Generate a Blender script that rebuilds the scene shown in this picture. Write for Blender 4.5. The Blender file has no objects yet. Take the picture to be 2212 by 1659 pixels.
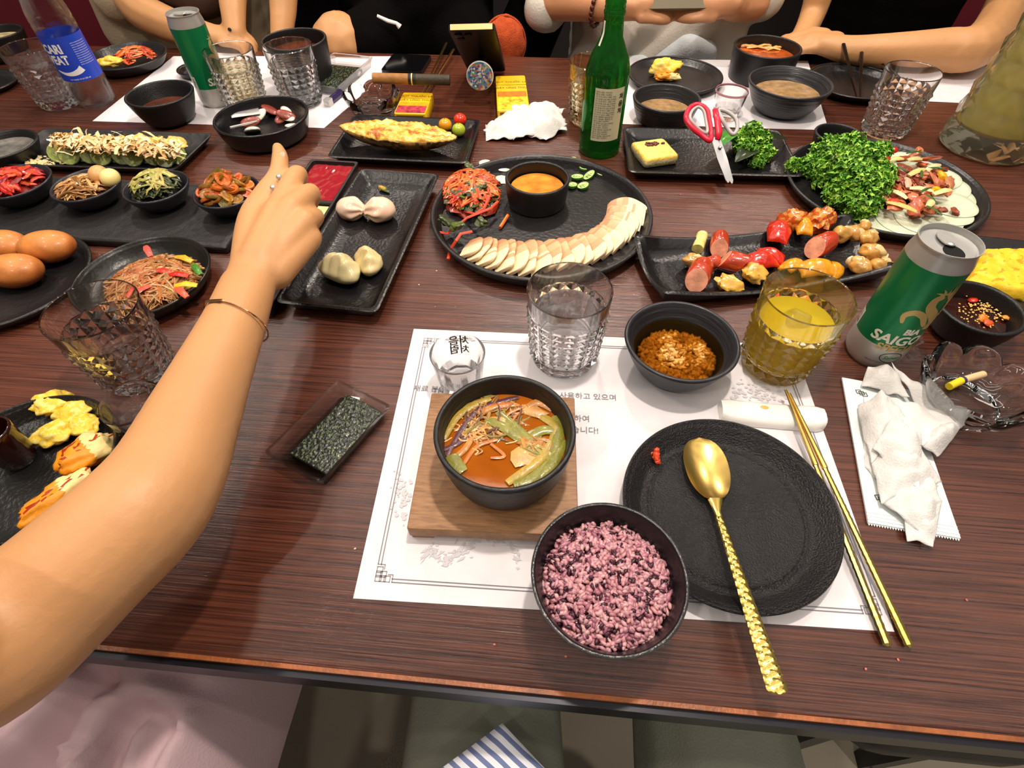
import bpy, bmesh, math, random
import numpy as np
from math import sin, cos, pi, radians as rad, sqrt, atan2, hypot
from mathutils import Vector, Matrix, Euler, noise
sc = bpy.context.scene
COL = sc.collection
rnd = random.Random(7)
T = 0.75            # table top height
EYE = 0.44          # lens above the table top
FPX = 1173.9
# ---------------------------------------------------------------- camera
PITCH, ROLL = 0.876889, -0.0130854
_f = np.array([0, cos(PITCH), -sin(PITCH)]); _x = np.array([1, 0, 0.]); _u = np.cross(_x, _f)
_X = cos(ROLL)*_x + sin(ROLL)*_u; _U = -sin(ROLL)*_x + cos(ROLL)*_u
cam = bpy.data.cameras.new('camera'); cam.sensor_width = 36; cam.lens = 36*FPX/2212; cam.clip_start = .01
co = bpy.data.objects.new('camera', cam); COL.objects.link(co); sc.camera = co
co.matrix_world = Matrix(((_X[0], _U[0], -_f[0], 0), (_X[1], _U[1], -_f[1], 0), (_X[2], _U[2], -_f[2], T+EYE), (0, 0, 0, 1)))
# ---------------------------------------------------------------- light, world, exposure
vs = sc.view_settings; vs.view_transform = 'Standard'; vs.look = 'None'; vs.gamma = 1; vs.use_curve_mapping = False
vs.exposure = -0.08
w = bpy.data.worlds.new('world'); sc.world = w; w.use_nodes = True
w.node_tree.nodes['Background'].inputs[0].default_value = (1, .9, .8, 1)
w.node_tree.nodes['Background'].inputs[1].default_value = .2
def lamp(name, x, y, z, power, r=.035, col=(1, .87, .76), ang=110):
    l = bpy.data.lights.new(name, 'SPOT'); l.energy = power; l.shadow_soft_size = r; l.color = col
    l.spot_size = rad(ang); l.spot_blend = .6
    o = bpy.data.objects.new(name, l); COL.objects.link(o); o.location = (x, y, T+z)
    return o
lamp('spot_light', .14, .42, 1.25, 46, r=.03)
lamp('spot_light', -.85, .42, 1.3, 13)
lamp('spot_light', -1.05, .90, 1.3, 12)
lamp('spot_light', 1.19, 2.45, 1.3, 52, ang=130)
lamp('spot_light', .85, 1.1, 1.3, 24)
lamp('spot_light', -.45, 2.4, 1.3, 30, ang=130)
lamp('spot_light', .10, 1.45, 1.15, 36, ang=120)
lamp('spot_light', 1.15, -.75, 1.5, 34, ang=100)
lamp('spot_light', -.75, -.55, 1.6, 26, ang=100)
lamp('spot_light', .25, -.95, 1.6, 16, ang=90)
lamp('spot_light', -.85, 1.6, 1.25, 22)
def strip(x, y, z, lx, ly, power, rz=0):
    l = bpy.data.lights.new('ceiling_strip', 'AREA'); l.shape = 'RECTANGLE'; l.size = lx; l.size_y = ly; l.energy = power; l.color = (1, .89, .79)
    o = bpy.data.objects.new('ceiling_strip', l); COL.objects.link(o); o.location = (x, y, T+z); o.rotation_euler = (0, 0, rz)
for yy, pw in ((-.25, 4), (.15, 5), (.55, 5), (1.0, 5), (1.5, 5)): strip(.15, yy, 1.5, 3.2, .05, pw, -.1)  # spoon bands show a few strips, the rest added to brighten the glass
sc.cycles.max_bounces = 12; sc.cycles.transmission_bounces = 10; sc.cycles.transparent_max_bounces = 16
sc.cycles.caustics_reflective = False; sc.cycles.caustics_refractive = True
sc.cycles.sample_clamp_indirect = 4; sc.cycles.use_denoising = True
# ---------------------------------------------------------------- pixel -> world
def ray(px, py): return (px-1106)/FPX*_X - (py-829.5)/FPX*_U + _f
def W(px, py, h=0):
    d = ray(px, py); t = (h-EYE)/d[2]; return (d[0]*t, d[1]*t)
def WY(px, py, y):
    d = ray(px, py); t = y/d[1]; return (d[0]*t, y, d[2]*t+EYE)
def PR(x, y, h):
    v = np.array([x, y, h-EYE]); z = v@_f; return 1106+FPX*(v@_X)/z, 829.5-FPX*(v@_U)/z
def circ(l, r, t, b, h):
    x0, y0 = W((l+r)/2, (t+b)/2, h); R = abs(W(r, (t+b)/2, h)[0]-W(l, (t+b)/2, h)[0])/2
    q = np.array([x0, y0, R]); A = np.linspace(0, 2*pi, 49)
    def bb(q):
        p = np.array([PR(q[0]+q[2]*cos(k), q[1]+q[2]*sin(k), h) for k in A])
        return np.array([p[:, 0].min()-l, p[:, 0].max()-r, p[:, 1].min()-t, p[:, 1].max()-b])
    for _ in range(8):
        r0 = bb(q); J = np.zeros((4, 3))
        for i in range(3):
            q2 = q.copy(); q2[i] += 1e-4; J[:, i] = (bb(q2)-r0)/1e-4
        q = q-np.linalg.lstsq(J, r0, rcond=None)[0]
    return float(q[0]), float(q[1]), float(q[2])
def lin(c):
    if isinstance(c, str):
        c = [int(c[i:i+2], 16)/255 for i in (0, 2, 4)]
    return tuple((v/12.92 if v <= .04045 else ((v+.055)/1.055)**2.4) for v in c)
# ---------------------------------------------------------------- materials
MATS = {}
def mat(name, col='808080', rough=.5, metal=0., vc=False, bump=None, var=None, trans=0., ior=1.45, alpha=1., sss=0., coat=0., emit=None, mixt=0.):
    """bump=(scale, strength, stretch) ; var=(scale, amount) darker/lighter mottling ; mixt = share of plain transparency"""
    if name in MATS: return MATS[name]
    m = bpy.data.materials.new(name); m.use_nodes = True; nt = m.node_tree; N = nt.nodes; L = nt.links
    b = N['Principled BSDF']; c = lin(col)
    b.inputs['Base Color'].default_value = (*c, 1); b.inputs['Roughness'].default_value = rough
    b.inputs['Metallic'].default_value = metal; b.inputs['IOR'].default_value = ior
    b.inputs['Transmission Weight'].default_value = trans; b.inputs['Alpha'].default_value = alpha
    if sss:
        b.inputs['Subsurface Weight'].default_value = sss; b.inputs['Subsurface Radius'].default_value = (.8, .3, .15)
        b.inputs['Subsurface Scale'].default_value = .006
    b.inputs['Coat Weight'].default_value = coat; b.inputs['Coat Roughness'].default_value = .12
    if emit: b.inputs['Emission Color'].default_value = (*c, 1); b.inputs['Emission Strength'].default_value = emit
    tc = None
    def coord():
        nonlocal tc
        if tc is None: tc = N.new('ShaderNodeTexCoord')
        return tc.outputs['Object']
    src = None
    if vc:
        a = N.new('ShaderNodeVertexColor'); a.layer_name = 'Col'; src = a.outputs['Color']
    if var:
        n = N.new('ShaderNodeTexNoise'); n.inputs['Scale'].default_value = var[0]; n.inputs['Detail'].default_value = 5
        L.new(coord(), n.inputs['Vector'])
        mr = N.new('ShaderNodeMapRange'); L.new(n.outputs['Fac'], mr.inputs['Value'])
        mr.inputs['From Min'].default_value = .3; mr.inputs['From Max'].default_value = .7
        mr.inputs['To Min'].default_value = 1-var[1]; mr.inputs['To Max'].default_value = 1+var[1]
        mx = N.new('ShaderNodeVectorMath'); mx.operation = 'SCALE'
        if src: L.new(src, mx.inputs[0])
        else: mx.inputs[0].default_value = c
        L.new(mr.outputs['Result'], mx.inputs['Scale']); src = mx.outputs[0]
    if src: L.new(src, b.inputs['Base Color'])
    if bump:
        n = N.new('ShaderNodeTexNoise'); n.inputs['Scale'].default_value = bump[0]; n.inputs['Detail'].default_value = 4
        if len(bump) > 2:
            mp = N.new('ShaderNodeMapping'); mp.inputs['Scale'].default_value = bump[2]; L.new(coord(), mp.inputs['Vector']); L.new(mp.outputs[0], n.inputs['Vector'])
        else: L.new(coord(), n.inputs['Vector'])
        bp = N.new('ShaderNodeBump'); bp.inputs['Strength'].default_value = bump[1]; bp.inputs['Distance'].default_value = .002
        L.new(n.outputs['Fac'], bp.inputs['Height']); L.new(bp.outputs[0], b.inputs['Normal'])
    if mixt:
        tr = N.new('ShaderNodeBsdfTransparent'); mxs = N.new('ShaderNodeMixShader'); mxs.inputs[0].default_value = mixt
        tr.inputs[0].default_value = (*[min(1, v*1.0) for v in c], 1)
        L.new(b.outputs[0], mxs.inputs[1]); L.new(tr.outputs[0], mxs.inputs[2]); L.new(mxs.outputs[0], N['Material Output'].inputs[0])
    MATS[name] = m
    return m
stone = mat('black_stoneware', '181617', .36, bump=(700, .3), var=(9, .35))
stone_gloss = mat('black_glazed', '151315', .26, bump=(260, .3), var=(14, .3))
stone_rough = mat('black_ribbed', '1c1b1c', .45, bump=(60, .9, (1, 1, 3.2)), var=(20, .3))
slate = mat('dark_slate', '1f1d1e', .5, bump=(70, .8), var=(12, .3))
glass = mat('clear_glass', 'ffffff', .0, trans=1., ior=1.5, mixt=.05)
glass_thin = mat('clear_plastic', 'ffffff', .08, trans=1., ior=1.3, mixt=.55)
crystal = mat('crystal_glass', 'ffffff', .0, trans=1., ior=1.53, mixt=.0)
water = mat('water', 'ffffff', .0, trans=1., ior=1.25, mixt=.35)
beer = mat('pale_beer', 'f8dc3a', .0, trans=.45, ior=1.25, mixt=.2)
beer2 = mat('pitcher_beer', 'e2d994', .2, trans=.3, ior=1.2, mixt=.1)
beerglass = mat('beer_tinted_glass', 'fff9dc', .0, trans=1., ior=1.5, mixt=.08)
ice = mat('ice', 'ffffff', .08, trans=1., ior=1.3, mixt=.4)
greenglass = mat('green_glass', '5cc468', .03, trans=.94, ior=1.35, mixt=.35)
food = mat('moist_food', rough=.32, vc=True, bump=(230, .45), var=(90, .22), coat=.25)
food_dry = mat('dry_food', rough=.6, vc=True, bump=(260, .6), var=(120, .2))
food_soft = mat('soft_food', rough=.38, vc=True, bump=(60, .25), var=(40, .08), sss=.25)
leafm = mat('leaf_food', rough=.5, vc=True, var=(200, .25))
paint = mat('painted', rough=.4, vc=True)
plas = mat('glossy_plastic', rough=.25, vc=True)
gold = mat('gold_metal', 'cfae62', .27, metal=1., bump=(8, .05))
goldham = mat('hammered_gold', 'dcc068', .24, metal=1.)
silver = mat('silver_metal', 'c9c8c4', .34, metal=.7, bump=(300, .05))
paper = mat('paper', 'dedadb', .75, var=(60, .02), bump=(200, .1))
papermat = mat('placemat_paper', 'dedadd', .7, var=(45, .035))
tissuem = mat('tissue', 'd9d7d3', .85, bump=(500, .4))
inkm = mat('grey_ink', '77757c', .8)
inkf = mat('faint_ink', 'c6c4c8', .8)
inkb = mat('black_ink', '2b2b2e', .7)
skinm = mat('warm_skin', 'c99462', .48, sss=.1, bump=(350, .12), var=(14, .05))
skin2 = mat('tan_skin', 'c98f66', .5, sss=.12, bump=(300, .1), var=(14, .06))
def wood_mat(name, c1, c2, rough, sc_, stretch, amount=.5):
    m = bpy.data.materials.new(name); m.use_nodes = True; nt = m.node_tree; N = nt.nodes; L = nt.links; b = N['Principled BSDF']
    t = N.new('ShaderNodeTexCoord'); mp = N.new('ShaderNodeMapping'); mp.inputs['Scale'].default_value = stretch
    L.new(t.outputs['Object'], mp.inputs['Vector'])
    n1 = N.new('ShaderNodeTexNoise'); n1.inputs['Scale'].default_value = sc_; n1.inputs['Detail'].default_value = 8; n1.inputs['Roughness'].default_value = .62
    L.new(mp.outputs[0], n1.inputs['Vector'])
    n2 = N.new('ShaderNodeTexNoise'); n2.inputs['Scale'].default_value = 3.2; n2.inputs['Detail'].default_value = 3; L.new(t.outputs['Object'], n2.inputs['Vector'])
    r = N.new('ShaderNodeValToRGB'); r.color_ramp.elements[0].color = (*lin(c1), 1); r.color_ramp.elements[1].color = (*lin(c2), 1)
    r.color_ramp.elements[0].position = .32; r.color_ramp.elements[1].position = .70
    ad = N.new('ShaderNodeMath'); ad.operation = 'MULTIPLY_ADD'; ad.inputs[1].default_value = .35; L.new(n2.outputs['Fac'], ad.inputs[0])
    s = N.new('ShaderNodeMath'); s.operation = 'MULTIPLY_ADD'; s.inputs[1].default_value = 1.; s.inputs[2].default_value = -.175; L.new(n1.outputs['Fac'], s.inputs[0])
    L.new(s.outputs[0], ad.inputs[2]); L.new(ad.outputs[0], r.inputs[0]); L.new(r.outputs[0], b.inputs['Base Color'])
    bp = N.new('ShaderNodeBump'); bp.inputs['Strength'].default_value = amount; bp.inputs['Distance'].default_value = .0012
    L.new(n1.outputs['Fac'], bp.inputs['Height']); L.new(bp.outputs[0], b.inputs['Normal'])
    b.inputs['Roughness'].default_value = rough
    MATS[name] = m
    return m
tablewood = wood_mat('dark_table_wood', '28110d', '6c3d2c', .17, 17, (.5, 36, 1), .4)
coasterwood = wood_mat('coaster_wood', '7a5638', 'a87c52', .5, 20, (3, 22, 3), .2)
# ---------------------------------------------------------------- mesh collector
_ICO = {}
def ico(sub):
    if sub not in _ICO:
        bm = bmesh.new(); bmesh.ops.create_icosphere(bm, subdivisions=sub, radius=1)
        _ICO[sub] = ([v.co.copy() for v in bm.verts], [[v.index for v in f.verts] for f in bm.faces]); bm.free()
    return _ICO[sub]
def jit(c, a=.06):
    k = 1+rnd.uniform(-a, a); return tuple(min(1, max(0, v*k*(1+rnd.uniform(-a, a)*.4))) for v in c)
class M:
    def __init__(s): s.v = []; s.f = []; s.c = []
    def add(s, vs, fs, col=(.5, .5, .5)):
        o = len(s.v); s.v += [tuple(p) for p in vs]; s.f += [[i+o for i in f] for f in fs]
        s.c += (list(col) if isinstance(col, list) else [col]*len(fs))
    def ell(s, c, r, rot=(0, 0, 0), col=(.5, .5, .5), sub=2, nz=0., ns=30, seed=0):
        V, F = ico(sub); R = Euler(rot).to_matrix(); c = Vector(c); out = []
        for p in V:
            k = 1+(nz*noise.noise(Vector(p)*ns*.05+Vector((seed*3.1, seed, -seed))) if nz else 0)
            out.append(c+R@Vector((p.x*r[0]*k, p.y*r[1]*k, p.z*r[2]*k)))
        s.add(out, F, col)
    def tube(s, path, r, seg=6, col=(.5, .5, .5), flat=1., cap=True):
        P = [Vector(p) for p in path]; n = len(P); rs = r if isinstance(r, (list, tuple)) else [r]*n
        vs = []; up = Vector((0, 0, 1))
        for i, p in enumerate(P):
            t = (P[min(i+1, n-1)]-P[max(i-1, 0)])
            t = t.normalized() if t.length > 1e-9 else Vector((1, 0, 0))
            a = t.cross(up)
            if a.length < .05: a = t.cross(Vector((0, 1, 0)))
            a.normalize(); b = t.cross(a)
            vs += [p+(a*cos(2*pi*k/seg)+b*sin(2*pi*k/seg)*flat)*rs[i] for k in range(seg)]
        fs = [[i*seg+k, i*seg+(k+1) % seg, (i+1)*seg+(k+1) % seg, (i+1)*seg+k] for i in range(n-1) for k in range(seg)]
        if cap: fs += [list(range(seg))[::-1], [(n-1)*seg+k for k in range(seg)]]
        s.add(vs, fs, col)
    def box(s, c, d, rot=(0, 0, 0), col=(.5, .5, .5)):
        R = Euler(rot).to_matrix(); c = Vector(c)
        vs = [c+R@Vector((x*d[0]/2, y*d[1]/2, z*d[2]/2)) for x in (-1, 1) for y in (-1, 1) for z in (-1, 1)]
        s.add(vs, [[0, 1, 3, 2], [4, 6, 7, 5], [0, 4, 5, 1], [2, 3, 7, 6], [0, 2, 6, 4], [1, 5, 7, 3]], col)
    def lathe(s, prof, seg=48, c=(0, 0, 0), col=(.5, .5, .5), wob=None):
        vs = []; ids = []
        for (r, z) in prof:
            if r < 1e-6: ids.append([len(vs)]*seg); vs.append((c[0], c[1], c[2]+z))
            else:
                ids.append(list(range(len(vs), len(vs)+seg)))
                for k in range(seg):
                    a = 2*pi*k/seg; rr = r*(wob(a, z) if wob else 1); vs.append((c[0]+rr*cos(a), c[1]+rr*sin(a), c[2]+z))
        fs = []
        for i in range(len(prof)-1):
            for k in range(seg):
                q = [ids[i][k], ids[i][(k+1) % seg], ids[i+1][(k+1) % seg], ids[i+1][k]]; u = []
                for j in q:
                    if j not in u: u.append(j)
                if len(u) > 2: fs.append(u)
        s.add(vs, fs, col)
    def loft(s, loops, col=(.5, .5, .5), capb=True, capt=True):
        n = len(loops[0]); vs = [p for l in loops for p in l]
        fs = [[i*n+k, i*n+(k+1) % n, (i+1)*n+(k+1) % n, (i+1)*n+k] for i in range(len(loops)-1) for k in range(n)]
        if capb: fs.append(list(range(n))[::-1])
        if capt: fs.append([(len(loops)-1)*n+k for k in range(n)])
        s.add(vs, fs, col)
    def grid(s, fn, nu, nv, col=(.5, .5, .5), thick=0.):
        """fn(u,v)->(x,y,z); col may be function(u,v)"""
        vs = [Vector(fn(i/nu, j/nv)) for i in range(nu+1) for j in range(nv+1)]
        fs = [[i*(nv+1)+j, (i+1)*(nv+1)+j, (i+1)*(nv+1)+j+1, i*(nv+1)+j+1] for i in range(nu) for j in range(nv)]
        cs = [col((i+.5)/nu, (j+.5)/nv) for i in range(nu) for j in range(nv)] if callable(col) else [col]*len(fs)
        if thick:
            n = len(vs); vs2 = [v-Vector((0, 0, thick)) for v in vs]
            f2 = [[k+n for k in f[::-1]] for f in fs]; cs = cs+cs; W1 = nv+1; bd = []
            for i in range(nu): bd += [(i*W1, (i+1)*W1), ((i+1)*W1+nv, i*W1+nv)]
            for j in range(nv): bd += [(j+1, j), (nu*W1+j, nu*W1+j+1)]
            fs = fs+f2+[[a+n, b+n, b, a] for a, b in bd]; cs += [cs[0]]*len(bd); vs = vs+vs2
        s.add(vs, fs, cs)
    def build(s, name, m, parent=None, sharp=40, kind=None):
        me = bpy.data.meshes.new(name); vs = s.v; off = (0, 0, 0)
        if parent is None:                       # top-level mesh: origin at the middle of its base
            a = np.array(vs); lo = a.min(0); hi = a.max(0); off = ((lo[0]+hi[0])/2, (lo[1]+hi[1])/2, lo[2])
            vs = [(p[0]-off[0], p[1]-off[1], p[2]-off[2]) for p in vs]
        me.from_pydata(vs, [], s.f)
        if any(c != (.5, .5, .5) for c in s.c):
            at = me.color_attributes.new('Col', 'FLOAT_COLOR', 'CORNER')
            buf = np.ones((len(me.loops), 4), dtype=np.float32); i = 0
            for f, c in zip(s.f, s.c):
                buf[i:i+len(f), :3] = c[:3]; i += len(f)
            at.data.foreach_set('color', buf.ravel())
        me.polygons.foreach_set('use_smooth', [True]*len(me.polygons))
        try: me.set_sharp_from_angle(angle=rad(sharp))
        except Exception: pass
        me.materials.append(m); o = bpy.data.objects.new(name, me); COL.objects.link(o); o.location = off
        if parent is not None: o.parent = parent
        if kind: o['kind'] = kind
        return o
def tag(o, label=None, cat=None, group=None, kind=None):
    if label: o['label'] = label
    if cat: o['category'] = cat
    if group: o['group'] = group
    if kind: o['kind'] = kind
    return o
def thing(name, label, cat, loc=(0, 0, 0), rz=0, group=None):
    o = bpy.data.objects.new(name, None); COL.objects.link(o); o.empty_display_size = .02
    o.location = loc; o.rotation_euler = (0, 0, rz); tag(o, label, cat, group); return o
def copy_tree(o, loc=None, rz=None, label=None, group=None, parent=None):
    c = o.copy(); COL.objects.link(c)
    if parent is not None: c.parent = parent
    for ch in list(o.children): copy_tree(ch, parent=c)
    if loc is not None: c.location = loc
    if rz is not None: c.rotation_euler = (0, 0, rz)
    if label: c['label'] = label
    if group: c['group'] = group
    return c
def smooth_outline(pts, r, n=4):
    """round the corners of a polygon"""
    out = []; N = len(pts)
    for i in range(N):
        p0 = Vector(pts[i-1]); p = Vector(pts[i]); p1 = Vector(pts[(i+1) % N])
        a = (p0-p); b = (p1-p); ra = min(r, a.length*.45); rb = min(r, b.length*.45); A = p+a.normalized()*ra; B = p+b.normalized()*rb
        for k in range(n+1):
            t = k/n; out.append(tuple(A*(1-t)**2+p*2*t*(1-t)+B*t*t))
    return out
def densify(o, step=.012):
    out = []
    for i in range(len(o)):
        a = o[i]; b = o[(i+1) % len(o)]; L = hypot(b[0]-a[0], b[1]-a[1]); k = max(1, int(L/step))
        for j in range(k): out.append((a[0]+(b[0]-a[0])*j/k, a[1]+(b[1]-a[1])*j/k))
    return out
def dish_mesh(outline, h, t=.004, base=.75, fl=.006, lift=0., m=None):
    """tray or dish of any outline (local, centred)"""
    o = densify(outline); hx = max(abs(p[0]) for p in o); hy = max(abs(p[1]) for p in o); hm = min(hx, hy)
    def ring(d, z, up=0): return [(p[0]*(1-d/hx), p[1]*(1-d/hy), z+up*lift*((abs(p[0])/hx)**2*(abs(p[1])/hy)**2)) for p in o]
    b = hm*(1-base)
    m = m or M()
    m.loft([ring(b+.004, 0), ring(b, .002), ring(b*.35, h*.6, .5), ring(0, h-.001, 1), ring(t*.3, h, 1), ring(t, h-.0008, 1), ring(b*.5+t, fl+(h-fl)*.35, .4), ring(b+t*1.2, fl+.0012, 0), ring(b+t*3.5, fl, 0)])
    return m
def quad_frame(c4, h):
    """four pixel corners -> centre, rotation and local outline"""
    w4 = [W(px, py, h) for px, py in c4]; cx = sum(p[0] for p in w4)/4; cy = sum(p[1] for p in w4)/4
    a = atan2((w4[1][1]-w4[0][1]+w4[2][1]-w4[3][1]), (w4[1][0]-w4[0][0]+w4[2][0]-w4[3][0]))
    loc = [((x-cx)*cos(-a)-(y-cy)*sin(-a), (x-cx)*sin(-a)+(y-cy)*cos(-a)) for x, y in w4]
    return cx, cy, a, loc[::-1]
def box_outline(a, b): return [(-a, -b), (a, -b), (a, b), (-a, b)]
def regular(loc):
    hx = sum(abs(p[0]) for p in loc)/len(loc); hy = sum(abs(p[1]) for p in loc)/len(loc); return box_outline(hx, hy)
def vessel(name, label, cat, x, y, R, h, rb, p=.5, t=.004, fl=.005, m=stone, z0=0, seg=72, foot=True, lip=0., group=None, wob=None, rings=False, part='bowl_body'):
    """round bowl / plate / ramekin: outer wall r(z)=rb+(R-rb)*(z/h)^p"""
    th = thing(name, label, cat, (x, y, T+z0), 0, group)
    pr = [(0, 0.001), (rb*.86, .001), (rb*.9, 0), (rb*.97, 0), (rb, .002)] if foot else [(0, 0), (rb*.97, 0), (rb, .001)]
    n = 14
    for i in range(1, n+1):
        z = .002+(h-.004)*i/n; pr.append((rb+(R-rb)*((z-.001)/(h-.003))**p, z))
    pr += [(R+lip-t*.15, h-.0006), (R-t*.5, h), (R-t*.88, h-.0006), (R-t, h-.002)]
    for i in range(n-1, 0, -1):
        z = fl+(h-fl-.002)*(i/n)**1.3; pr.append((max(.001, rb-t*.4+(R-rb-t*.6)*((z-fl)/(h-fl))**(p*1.1)), z))
    ri = rb-t
    if rings: pr += [(ri*.985, fl+.0003), (ri*.965, fl+.0011), (ri*.945, fl+.0001), (ri*.925, fl+.001), (ri*.905, fl)]
    pr += [(ri*.8, fl), (0, fl)]
    mm = M(); mm.lathe(pr, seg, wob=wob); mm.build(part, m, th, sharp=50); return th
def to_world(th, p):
    a = th.rotation_euler[2]; l = th.location
    return (l[0]+p[0]*cos(a)-p[1]*sin(a), l[1]+p[0]*sin(a)+p[1]*cos(a), l[2]+p[2])
def text_pts(s, size, font_shear=0., bold=0.):
    cu = bpy.data.curves.new('t', 'FONT'); cu.body = s; cu.size = size; cu.align_x = 'CENTER'; cu.shear = font_shear; cu.offset = bold; cu.resolution_u = 3
    o = bpy.data.objects.new('t', cu); COL.objects.link(o); dg = bpy.context.evaluated_depsgraph_get(); dg.update()
    me = bpy.data.meshes.new_from_object(o.evaluated_get(dg)); v = [tuple(q.co) for q in me.vertices]; f = [list(p.vertices) for p in me.polygons]
    bpy.data.objects.remove(o); bpy.data.meshes.remove(me); bpy.data.curves.remove(cu); return v, f
def flat_text(m, s, size, x, y, z, rz=0, col=(.5, .5, .5), mirror=False, align='C', **k):
    v, f = text_pts(s, size, **k)
    if not v: return
    if align == 'L': mn = min(p[0] for p in v); v = [(p[0]-mn, p[1], 0) for p in v]
    if align == 'R': mn = max(p[0] for p in v); v = [(p[0]-mn, p[1], 0) for p in v]
    q = -1 if mirror else 1
    m.add([(x+(q*p[0])*cos(rz)-p[1]*sin(rz), y+(q*p[0])*sin(rz)+p[1]*cos(rz), z) for p in v], f, col)
def cyl_wrap(m, vs, fs, R, a0, z0, col, R2=None):
    """wrap flat (x,y) shapes round a cylinder of radius R centred on angle a0"""
    bm = bmesh.new(); bv = [bm.verts.new((p[0], p[1], 0)) for p in vs]
    for f in fs:
        try: bm.faces.new([bv[i] for i in f])
        except ValueError: pass
    bmesh.ops.triangulate(bm, faces=bm.faces[:])
    for _ in range(3):
        ed = [e for e in bm.edges if e.calc_length() > .005]
        if not ed: break
        bmesh.ops.subdivide_edges(bm, edges=ed, cuts=1); bmesh.ops.triangulate(bm, faces=bm.faces[:])
    bm.verts.index_update(); out = []
    for v in bm.verts:
        r = R(z0+v.co.y) if callable(R) else R; a = a0+v.co.x/r; out.append((r*cos(a), r*sin(a), z0+v.co.y))
    m.add(out, [[v.index for v in f.verts] for f in bm.faces], col); bm.free()
def body(name, chains, m, parent=None, vox=.004, sm=6, extra=None, sub=2):
    """one continuous surface grown from tapered limb chains [(x,y,z,r),...] (optional 5th: flattening in z)"""
    mm = M()
    for ch in chains:
        ch = [tuple(q)+((1,) if len(q) < 5 else ()) for q in ch]
        if len(ch) > 3:
            o_ = []
            for i in range(len(ch)-1):
                p0, p1, p2, p3 = [np.array(ch[max(0, min(len(ch)-1, j))], float) for j in (i-1, i, i+1, i+2)]
                for k in range(4): t = k/4; o_.append(tuple(.5*((2*p1)+(p2-p0)*t+(2*p0-5*p1+4*p2-p3)*t*t+(3*p1-p0-3*p2+p3)*t**3)))
            ch = o_+[ch[-1]]
        for i, q in enumerate(ch):
            fl = q[4] if len(q) > 4 else 1
            mm.ell(q[:3], (q[3], q[3], q[3]*fl), sub=sub)
            if i:
                a = Vector(ch[i-1][:3]); b = Vector(q[:3]); n = max(1, int((b-a).length/(min(ch[i-1][3], q[3])*.22)))
                for k in range(1, n):
                    t = k/n; r = ch[i-1][3]*(1-t)+q[3]*t; f2 = (ch[i-1][4] if len(ch[i-1]) > 4 else 1)*(1-t)+fl*t
                    mm.ell(a.lerp(b, t), (r, r, r*f2), sub=sub)
    if extra: extra(mm)
    me = bpy.data.meshes.new('tmp'); me.from_pydata(mm.v, [], mm.f); o = bpy.data.objects.new('tmp', me); COL.objects.link(o)
    r = o.modifiers.new('r', 'REMESH'); r.mode = 'VOXEL'; r.voxel_size = vox
    s = o.modifiers.new('s', 'SMOOTH'); s.factor = .5; s.iterations = sm
    dg = bpy.context.evaluated_depsgraph_get(); dg.update(); e = bpy.data.meshes.new_from_object(o.evaluated_get(dg))
    vs = [tuple(v.co) for v in e.vertices]; fs = [list(p.vertices) for p in e.polygons]
    bpy.data.objects.remove(o); bpy.data.meshes.remove(me); bpy.data.meshes.remove(e)
    m2 = M(); m2.add(vs, fs); return m2.build(name, m, parent, sharp=180)
def strand(m, c, R, z, n, L, r, cols, flat=.7, seg=5, dome=.4, ex=1., curl=1.):
    """n limp strips heaped in a disc of radius R round c"""
    for i in range(n):
        a = rnd.uniform(0, 2*pi); d = R*sqrt(rnd.random())*.85; th = rnd.uniform(0, 2*pi); p = [c[0]+d*cos(a)*ex, c[1]+d*sin(a)]
        k = 7; pts = []; l = L*rnd.uniform(.6, 1.2)/k; w = rnd.uniform(-1, 1)*curl
        zo = rnd.random()
        for j in range(k+1):
            rr = min(1, hypot((p[0]-c[0])/ex, p[1]-c[1])/R); top = z[0]+(z[1]-z[0])*(1-rr**2)**.5 if rr < 1 else z[0]
            pts.append((p[0], p[1], z[0]+(top-z[0])*(dome+(1-dome)*zo)+rnd.uniform(-.3, .3)*r))
            th += w*.5+rnd.uniform(-.5, .5)*curl; nx = p[0]+l*cos(th); ny = p[1]+l*sin(th)
            if hypot((nx-c[0])/ex, ny-c[1]) > R*.97:
                th = atan2(c[1]-p[1], c[0]-p[0])+rnd.uniform(-.6, .6); nx = p[0]+l*cos(th); ny = p[1]+l*sin(th)
            p = [nx, ny]
        rr_ = r*rnd.uniform(.7, 1.3)
        m.tube(pts, [rr_*.6]+[rr_]*(k-1)+[rr_*.5], seg, jit(rnd.choice(cols), .18), flat)
def chunk(m, c, r, col, nz=.35, sub=2, seed=None, rot=None, ns=28):
    m.ell(c, r, rot or (rnd.uniform(-.5, .5), rnd.uniform(-.5, .5), rnd.uniform(0, 6.3)), col, sub, nz, ns, seed if seed is not None else rnd.uniform(0, 90))

ORD = ['first', 'second', 'third', 'fourth', 'fifth', 'sixth', 'seventh', 'eighth', 'ninth', 'tenth', 'eleventh', 'twelfth', 'thirteenth', 'fourteenth', 'fifteenth', 'sixteenth', 'seventeenth', 'eighteenth', 'nineteenth', 'twentieth', 'last']
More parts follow.
